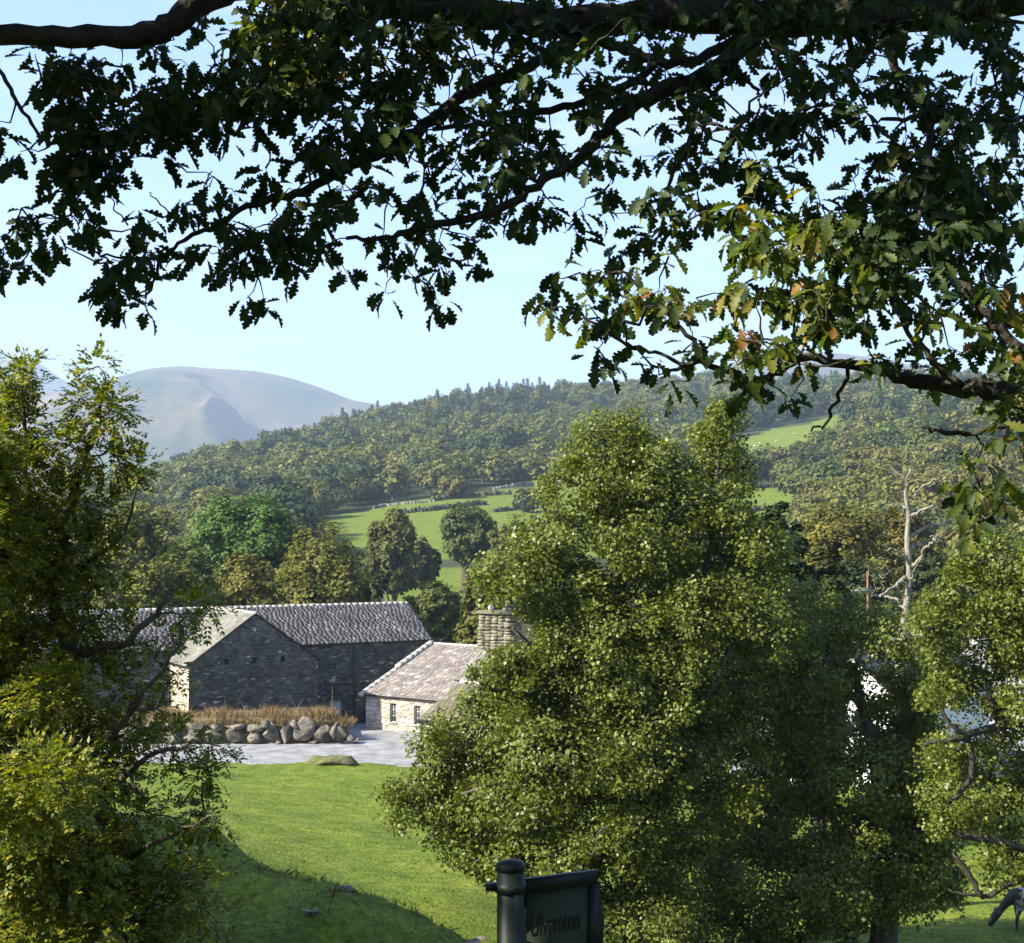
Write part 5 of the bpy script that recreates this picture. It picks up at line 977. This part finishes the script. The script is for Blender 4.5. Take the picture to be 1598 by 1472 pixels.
# ------------------------------------------------------------------ cow (body one surface)
def skin(name, bones, mat, parent, sub=2):
    """bones: list of chains [(pos, radius)...]; first vertex of first chain is the root; chains may start with an index into the vertices"""
    vs, rs, es = [], [], []
    for ch in bones:
        prev = None
        for q in ch:
            if isinstance(q, int): prev = q; continue
            vs.append(q[0]); rs.append(q[1]); 
            if prev is not None: es.append((prev, len(vs) - 1))
            prev = len(vs) - 1
    me = bpy.data.meshes.new(name); me.from_pydata(vs, es, []); ob = bpy.data.objects.new(name + '_tmp', me); COL.objects.link(ob)
    ob.modifiers.new('s', 'SKIN'); sd = ob.modifiers.new('b', 'SUBSURF'); sd.levels = sd.render_levels = sub
    me.skin_vertices.new() if not me.skin_vertices else None
    for k_, r_ in enumerate(rs): me.skin_vertices[0].data[k_].radius = (r_, r_) if np.isscalar(r_) else r_
    me.skin_vertices[0].data[0].use_root = True
    dg = bpy.context.evaluated_depsgraph_get(); dg.update(); nm2 = bpy.data.meshes.new_from_object(ob.evaluated_get(dg)); nm2.name = name
    bpy.data.objects.remove(ob); o = bpy.data.objects.new(name, nm2); COL.objects.link(o); nm2.materials.clear(); nm2.materials.append(mat); o.parent = parent
    for p_ in nm2.polygons: p_.use_smooth = True
    return o
cowm, n, b, o = nodemat('black_and_white_hide'); l = n.links.new
t = N(n, 'ShaderNodeTexCoord'); z = N(n, 'ShaderNodeTexNoise'); z.inputs['Scale'].default_value = 1.7; z.inputs['Detail'].default_value = 2; l(t.outputs['Object'], z.inputs['Vector'])
sx = N(n, 'ShaderNodeSeparateXYZ'); l(t.outputs['Object'], sx.inputs[0]); mh = N(n, 'ShaderNodeMapRange'); mh.inputs[1].default_value = -.75; mh.inputs[2].default_value = -1.0; mh.inputs[3].default_value = 0; mh.inputs[4].default_value = -.25; l(sx.outputs[0], mh.inputs[0])
ad = N(n, 'ShaderNodeMath', operation='ADD'); l(z.outputs['Fac'], ad.inputs[0]); l(mh.outputs[0], ad.inputs[1])
r = ramp(n, [(.47, (.02, .014, .013)), (.5, (.34, .33, .31))]); l(ad.outputs[0], r.inputs[0]); l(r.outputs[0], b.inputs['Base Color']); b.inputs['Roughness'].default_value = .7
g_ = G(1614, 49); root = empty('cow', tuple(g_), 0, label='black and white cow grazing under the thin tree at the right edge', cat='cow')
# faces -X (left); y is across
body = skin('body', [
 [((-.1, 0, 1.02), .36), ((.35, 0, 1.02), .37), ((.75, 0, 1.06), .31), ((.98, 0, 1.12), .20), ((1.08, 0, 1.10), .06), ((1.13, 0, .75), .025), ((1.12, 0, .45), .04)],
 [0, ((-.5, 0, 1.03), .33), ((-.78, 0, 1.0), .25), ((-1.0, 0, .82), .15), ((-1.18, 0, .60), .11), ((-1.30, 0, .47), .15), ((-1.40, 0, .32), .12), ((-1.49, 0, .18), .085), ((-1.54, 0, .09), .085)],
 [7, ((-.62, .17, .80), .15), ((-.62, .18, .52), .075), ((-.60, .18, .30), .05), ((-.62, .18, .08), .045), ((-.66, .18, .03), .06)],
 [7, ((-.60, -.17, .80), .15), ((-.70, -.18, .52), .075), ((-.74, -.18, .30), .05), ((-.74, -.18, .08), .045), ((-.78, -.18, .03), .06)],
 [2, ((.80, .18, .80), .19), ((.74, .19, .60), .10), ((.88, .19, .46), .06), ((.84, .19, .22), .045), ((.82, .19, .08), .045), ((.78, .19, .03), .06)],
 [2, ((.86, -.18, .80), .19), ((.84, -.19, .60), .10), ((.98, -.19, .46), .06), ((.94, -.19, .22), .045), ((.92, -.19, .08), .045), ((.88, -.19, .03), .06)]], cowm, root)
for s_ in (1, -1):
    v = np.array([(-1.26, s_ * .11, .56), (-1.22, s_ * .30, .60), (-1.30, s_ * .34, .52), (-1.34, s_ * .14, .50)]); m = MB(); m.add(np.vstack([v, v + (.0, 0, .03)]), [(0, 1, 2, 3), (7, 6, 5, 4), (0, 4, 5, 1), (1, 5, 6, 2), (2, 6, 7, 3), (3, 7, 4, 0)]); m.build('ear', cowm, root)
    m = MB(); m.tube([(-1.42, s_ * .135, .42), (-1.43, s_ * .155, .41)], [.022, .012], 8); m.build('eye', M_iron, root)
m = MB(); m.tube([(.42, 0, .80), (.45, 0, .68), (.46, 0, .60)], [.16, .15, .07], 10); m.build('udder', plain('pink_udder', (.45, .25, .2), .6), root)

# parked car behind the ash
g_ = (P(62, 1140, 93)); root = empty('parked_car', (g_[0], g_[1], -13.28), R(15), label='white parked car glimpsed behind the yellowing ash, on the gravel left of the boulder wall', cat='car')
carp, n, b, o = nodemat('white_car_paint'); b.inputs['Base Color'].default_value = (.75, .77, .8, 1); b.inputs['Roughness'].default_value = .25; b.inputs['Coat Weight'].default_value = .6
prof = [(-2.05, .35), (-2.1, .62), (-2.0, .85), (-1.15, .98), (-.55, 1.40), (.2, 1.47), (1.0, 1.42), (1.65, 1.05), (2.0, .98), (2.08, .6), (2.02, .35)]
m = MB(); n_ = len(prof)
rows_ = []
for y_, s_ in ((-.84, 0), (-.80, 1), (.80, 1), (.84, 0)):
    rows_.append([(x_, y_ * (1 if z_ < 1 else .86), z_ if s_ else z_ - .03) for x_, z_ in prof])
m.add([p_ for r_ in rows_ for p_ in r_], [(a_ * n_ + k_, a_ * n_ + (k_ + 1) % n_, (a_ + 1) * n_ + (k_ + 1) % n_, (a_ + 1) * n_ + k_) for a_ in range(3) for k_ in range(n_)] + [tuple(range(n_))[::-1], tuple(range(3 * n_, 4 * n_))]); m.build('body', carp, root, smooth=False)
for s_ in (-1, 1):
    m = MB(); v = [(-.98, s_ * .80, 1.0), (1.35, s_ * .80, 1.05), (.95, s_ * .735, 1.36), (-.5, s_ * .735, 1.34)]; m.add([(a_, b_ + s_ * .02, c_) for a_, b_, c_ in v] + v, [(0, 1, 2, 3), (4, 7, 6, 5), (0, 4, 5, 1), (1, 5, 6, 2), (2, 6, 7, 3), (3, 7, 4, 0)]); m.build('side_window', M_glass, root)
    for x_ in (-1.3, 1.3):
        m = MB(); m.tube([(x_, s_ * .70, .32), (x_, s_ * .86, .32)], [.32, .31], 20); wh = m.build('wheel', M_iron, root); m = MB(); m.tube([(x_, s_ * .85, .32), (x_, s_ * .875, .32)], [.19, .17], 14); m.build('rim', M_paint, wh)
    m = MB(); m.box((-2.06, s_ * .58, .68), (.08, .34, .14)); m.build('headlight', M_paint, root)
for x0_, x1_, z0_, z1_ in ((-1.12, -.60, 1.0, 1.37), (1.58, 1.08, 1.1, 1.39)):
    m = MB(); sgn = -1 if x0_ < 0 else 1; v = [(x0_ + sgn * .03, -.66, z0_ + .01), (x0_ + sgn * .03, .66, z0_ + .01), (x1_ + sgn * .03, .60, z1_ + .01), (x1_ + sgn * .03, -.60, z1_ + .01)]; m.add(v + [(a_ - sgn * .02, b_, c_ - .02) for a_, b_, c_ in v], [(0, 1, 2, 3), (7, 6, 5, 4)]); m.build('windscreen', M_glass, root)

# ------------------------------------------------------------------ direction sign in the foreground
DS = 4.0; c = P(797, 1400, DS); gz = ground(c[0], c[1])[0]; root = empty('direction_sign', (c[0], c[1], gz), 0, label='dark green metal sign on a round capped post in shade, lettered Ulverston', cat='sign')
sgn_m = plain('dark_green_paint', (.010, .018, .017), .5, 0, .25); pan_m = noisemat('faded_green_panel', [(.3, (.036, .052, .036)), (.7, (.055, .072, .05))], 14, bump=.2, bscale=60, dist=.002); let_m = plain('black_lettering', (.006, .008, .008), .5)
rad_ = 21.3 / F * DS; top = P(797, 1346, DS)[2] - gz
m = MB(); m.tube([(0, 0, -.4), (0, 0, top * .5), (0, 0, top - .006)], rad_, 28); m.build('post', sgn_m, root, smooth=True)
m = MB(); m.tube([(0, 0, top - .02), (0, 0, top - .005), (0, 0, top + .002), (0, 0, top + .007)], [rad_ * 1.05, rad_ * 1.05, rad_ * .9, rad_ * .3], 28); m.build('cap', sgn_m, root, smooth=False)
zb = P(797, 1376, DS)[2] - gz
m = MB(); m.tube([(0, 0, zb - .026), (0, 0, zb)], rad_ * 1.10, 28); m.box((-rad_ - .014, 0, zb - .012), (.03, .03, .016)); m.tube([(-rad_ - .02, -.02, zb - .012), (-rad_ - .02, .02, zb - .012)], .006, 8); m.build('clamp', sgn_m, root)
br = empty('x', (0, 0, 0)); bpy.data.objects.remove(br)
AB = R(33)                     # board swings 33 degrees away from the picture plane
ux = np.array((math.cos(AB), math.sin(AB), 0)); nb = np.array((math.sin(AB), -math.cos(AB), 0))
def bp_(s_, z_, off=0): return ux * s_ + nb * off + np.array((0, 0, zb + z_))
def board(outline, o0_, o1_, name, mat, parent):
    n_ = len(outline); v = [bp_(a_, b_, o0_) for a_, b_ in outline] + [bp_(a_, b_, o1_) for a_, b_ in outline]; m = MB()
    m.add(v, [tuple(range(n_))[::-1], tuple(range(n_, 2 * n_))] + [(k_, (k_ + 1) % n_, n_ + (k_ + 1) % n_, n_ + k_) for k_ in range(n_)]); return m.build(name, mat, parent)
Wb = .262
bd = board([(.0, 0), (Wb, -.004), (Wb + .018, -.06), (Wb + .026, -.13), (Wb + .022, -.19), (Wb + .0, -.26), (0, -.27)], -.02, .0, 'board', sgn_m, root)
m = MB()
fr = [((.0, 0), (Wb, -.004), .05)]
board([(0, .004), (Wb + .002, 0), (Wb - .001, -.036), (0, -.036)], .001, .012, 'frame', sgn_m, bd)
board([(Wb - .022, -.036), (Wb + .0, -.036), (Wb + .022, -.13), (Wb + .018, -.19), (Wb - .004, -.25), (Wb - .028, -.25)], .001, .010, 'frame', sgn_m, bd)
board([(.045, -.037), (Wb - .023, -.037), (Wb - .029, -.25), (.045, -.25)], .001, .005, 'panel', pan_m, bd)
cu = bpy.data.curves.new('lettering', 'FONT'); cu.body = 'Ulverston'; cu.size = .075; cu.extrude = .0012; cu.align_x = 'LEFT'; cu.offset = .0008
to = bpy.data.objects.new('t', cu); COL.objects.link(to); dg = bpy.context.evaluated_depsgraph_get(); dg.update(); tm = bpy.data.meshes.new_from_object(to.evaluated_get(dg)); bpy.data.objects.remove(to)
lo = bpy.data.objects.new('lettering', tm); COL.objects.link(lo); tm.materials.clear(); tm.materials.append(let_m); lo.parent = bd
wt = max(v.co.x for v in tm.vertices); M3 = Matrix((( ux[0], 0, nb[0]), (ux[1], 0, nb[1]), (0, 1, 0))).to_4x4()
for v in tm.vertices: v.co.x *= .155 / wt
lo.matrix_local = Matrix.Translation(Vector(bp_(.056, -.145, .0065))) @ M3

# ------------------------------------------------------------------ grasses
def blades(pts, h, wd, lean=.35, face=True):
    n_ = len(pts); a_ = rng.uniform(0, 6.28, n_); s_ = np.stack([np.cos(a_), np.sin(a_) * .6, 0 * a_], 1) * wd[:, None]
    ld = np.stack([rng.normal(0, lean, n_), rng.normal(0, lean, n_), np.ones(n_)], 1) * h[:, None]
    b2 = pts + ld * .55 + np.array((0, 0, 0)); tip = pts + ld * np.array((1.35, 1.35, .95))
    v = np.stack([pts - s_, pts + s_, b2 + s_ * .7, tip, b2 - s_ * .7], 1).reshape(-1, 3); f = np.arange(n_)[:, None] * 5 + np.arange(5)[None]; return v, f
def scatter(n_, px0, px1, d0, d1, pw=1.6):
    q = rng.uniform(size=n_); D_ = (d0 ** -pw + q * (d1 ** -pw - d0 ** -pw)) ** (-1 / pw); px = rng.uniform(px0, px1, n_); x_ = D_ * (px - 799) / F; return x_, D_
M_gr = leafmat('grass_blade', [(0, (.055, .095, .012)), (.5, (.095, .145, .015)), (.85, (.15, .18, .022)), (1, (.26, .24, .08))], .6, .3, (1.2, 1.3, .6), .2)
M_dry_g = leafmat('dry_grass', [(0, (.12, .085, .04)), (.5, (.21, .155, .08)), (.85, (.32, .25, .14)), (1, (.22, .10, .045))], .8, .25, (1.1, 1.05, .8), .1)
m = MB()
x_, y_ = scatter(120000, -60, 1660, 9, 40); z_ = ground(x_, y_); tuft = .35 + .65 * sstep(-.3, .8, hnoise(x_, y_, 2.1)); m.add(*blades(np.stack([x_, y_, z_ - .01], 1), rng.uniform(.03, .11, len(x_)) * tuft, .0025 + y_ * .00013))
x_, y_ = scatter(150000, -60, 1660, 34, 81, 1.0); z_ = ground(x_, y_); tuft = .35 + .8 * sstep(-.2, .9, hnoise(x_, y_, 1.3)) ; m.add(*blades(np.stack([x_, y_, z_ - .01], 1), rng.uniform(.02, .085, len(x_)) * tuft, .003 + y_ * .00022))
tag(m.build('grass', M_gr), 'short green pasture grass on the field and the shaded mound', 'grass', kind='stuff')
m = MB()
n_ = 10000; t_ = rng.uniform(size=n_); x_ = -34 + t_ * 24.2; y_ = 96.35 + rng.exponential(1.7, n_) + np.where(x_ > -11.5, .8, 0); z_ = np.where(x_ > -11, -12.35, -11.95) - .25 * (y_ < 96.8)
ok = y_ < 100.5; tuft = sstep(-.6, .7, hnoise(x_, y_ * .5, 1.6)); h_ = rng.uniform(.2, .8, n_) * (.5 + .8 * tuft); h_[rng.uniform(size=n_) < .004] *= 2.8
m.add(*blades(np.stack([x_, y_, z_], 1)[ok], h_[ok], np.full(ok.sum(), .03), .28))
tag(m.build('dry_grass', M_dry_g), 'dry tan and rust grass growing on the bank above the boulder wall', 'dry grass', kind='stuff')
# rough growth along the broken edge of the mound and under the trees
m = MB(); x_, y_ = scatter(60000, -100, 800, 15, 29); px_, _ = spy(x_, y_, ground(x_, y_)); crest = np.interp(px_, [-100, 330, 560, 740], [26, 25, 21.5, 19.5]); wk = np.exp(-((y_ - crest) / 1.3) ** 2) + .12; ok = rng.uniform(size=len(x_)) < wk * sstep(-.5, .6, hnoise(x_, y_, 1.1)); x_, y_ = x_[ok], y_[ok]
m.add(*blades(np.stack([x_, y_, ground(x_, y_) - .01], 1), rng.uniform(.03, .12, len(x_)), np.full(len(x_), .005), .7)); tag(m.build('rough_grass', leafmat('rough_grass', [(0, (.06, .08, .02)), (.5, (.10, .12, .03)), (.8, (.17, .15, .06)), (1, (.12, .07, .03))], .7, .25, (1.2, 1.2, .6), .1)), 'rough longer grass along the broken edge of the shaded mound', 'rough grass', kind='stuff')
# thistle and docks on the mound
def weed(px, D_, h, n_, mat, name, label, cat, spread=.5):
    g_ = G(px, D_); m = MB(); d = unit(np.stack([rng.normal(0, spread, n_), rng.normal(0, spread, n_), rng.uniform(.2, 1, n_)], 1)); v, f = kites(np.tile([0, 0, 0.], (n_, 1)), rdir(n_) * .3 + (0, 0, 1), d, h * rng.uniform(.5, 1, n_), np.full(n_, h * .07)); m.add(v, f)
    o = m.build(name, mat); o.location = g_; return tag(o, label, cat)
M_th = leafmat('thistle_leaf', [(0, (.10, .15, .06)), (1, (.24, .29, .16))], .6, .2)
weed(490, 19.4, .19, 70, M_th, 'thistle', 'pale grey green thistle rosette on the shaded mound near the bottom edge', 'thistle', .8)
weed(612, 21.6, .30, 60, M_dry_g, 'grass_tuft', 'dry straw coloured tuft on the edge of the shaded mound', 'grass tuft', .7)
g_ = G(515, 19.3); m = MB(); m.tube([(0, 0, 0), (.03, 0, .15), (.10, 0, .36)], [.006, .006, .004], 6); m.tube([(.05, 0, .2), (.075, 0, .28), (.11, 0, .38)], [.012, .018, .006], 7); o = m.build('dock_stem', noisemat('dock_seed', [(.3, (.12, .05, .025)), (.7, (.22, .10, .05))], 20)); o.location = g_; tag(o, 'brown dock seed stem leaning beside the pale thistle', 'dock')
for k, (px, D_, s_, lab) in enumerate([(755, 38, .22, 'pale stone in the grass left of the sign post'), (545, 21.3, .16, 'larger grey stone on the edge of the shaded mound'), (600, 20.8, .1, 'small grey stone on the edge of the shaded mound'), (730, 19.6, .25, 'bare grey rock where the mound meets the bottom edge, left of the sign')]):
    g_ = G(px, D_); v, f = BM[k + 1]; m = MB(); m.add(v * (s_, s_ * .8, s_ * .45), f); o = m.build('stone', M_bstone, smooth=False); o.location = g_; tag(o, lab, 'stone')
# flowers by the outbuilding wall
g_ = P(686, 1168, 86.8); root = empty('flowering_shrub', (g_[0], g_[1], -13.3), 0, label='pink flowering shrub against the wall of the mossy roofed outbuilding', cat='shrub')
(v, f), cc = clump_cloud([(0, 0, .9, .45, .35, .9)], 60, 14, .16, .09, .035); m = MB(); m.add(v, f); m.build('foliage', M_mid, root)
(v, f), cc = clump_cloud([(0, 0, 1.2, .42, .4, .7)], 26, 9, .10, .07, .035); m = MB(); m.add(v, f); tag(m.build('flowers', leafmat('pink_petal', [(0, (.55, .08, .16)), (1, (.75, .25, .35))], .6, .3, (1, 1, 1)), root), kind='stuff')

# ------------------------------------------------------------------ air
hm = bpy.data.materials.new('haze'); hm.use_nodes = True; n = hm.node_tree; n.nodes.clear(); o = N(n, 'ShaderNodeOutputMaterial'); v = N(n, 'ShaderNodeVolumePrincipled')
v.inputs['Color'].default_value = (.60, .78, 1, 1); v.inputs['Density'].default_value = HAZE = 1.55e-4; v.inputs['Anisotropy'].default_value = .2; n.links.new(v.outputs[0], o.inputs['Volume'])
m = MB(); m.box((0, 0, 425), (19600, 19600, 900)); ho = m.build('haze', hm); tag(ho, kind='stuff')
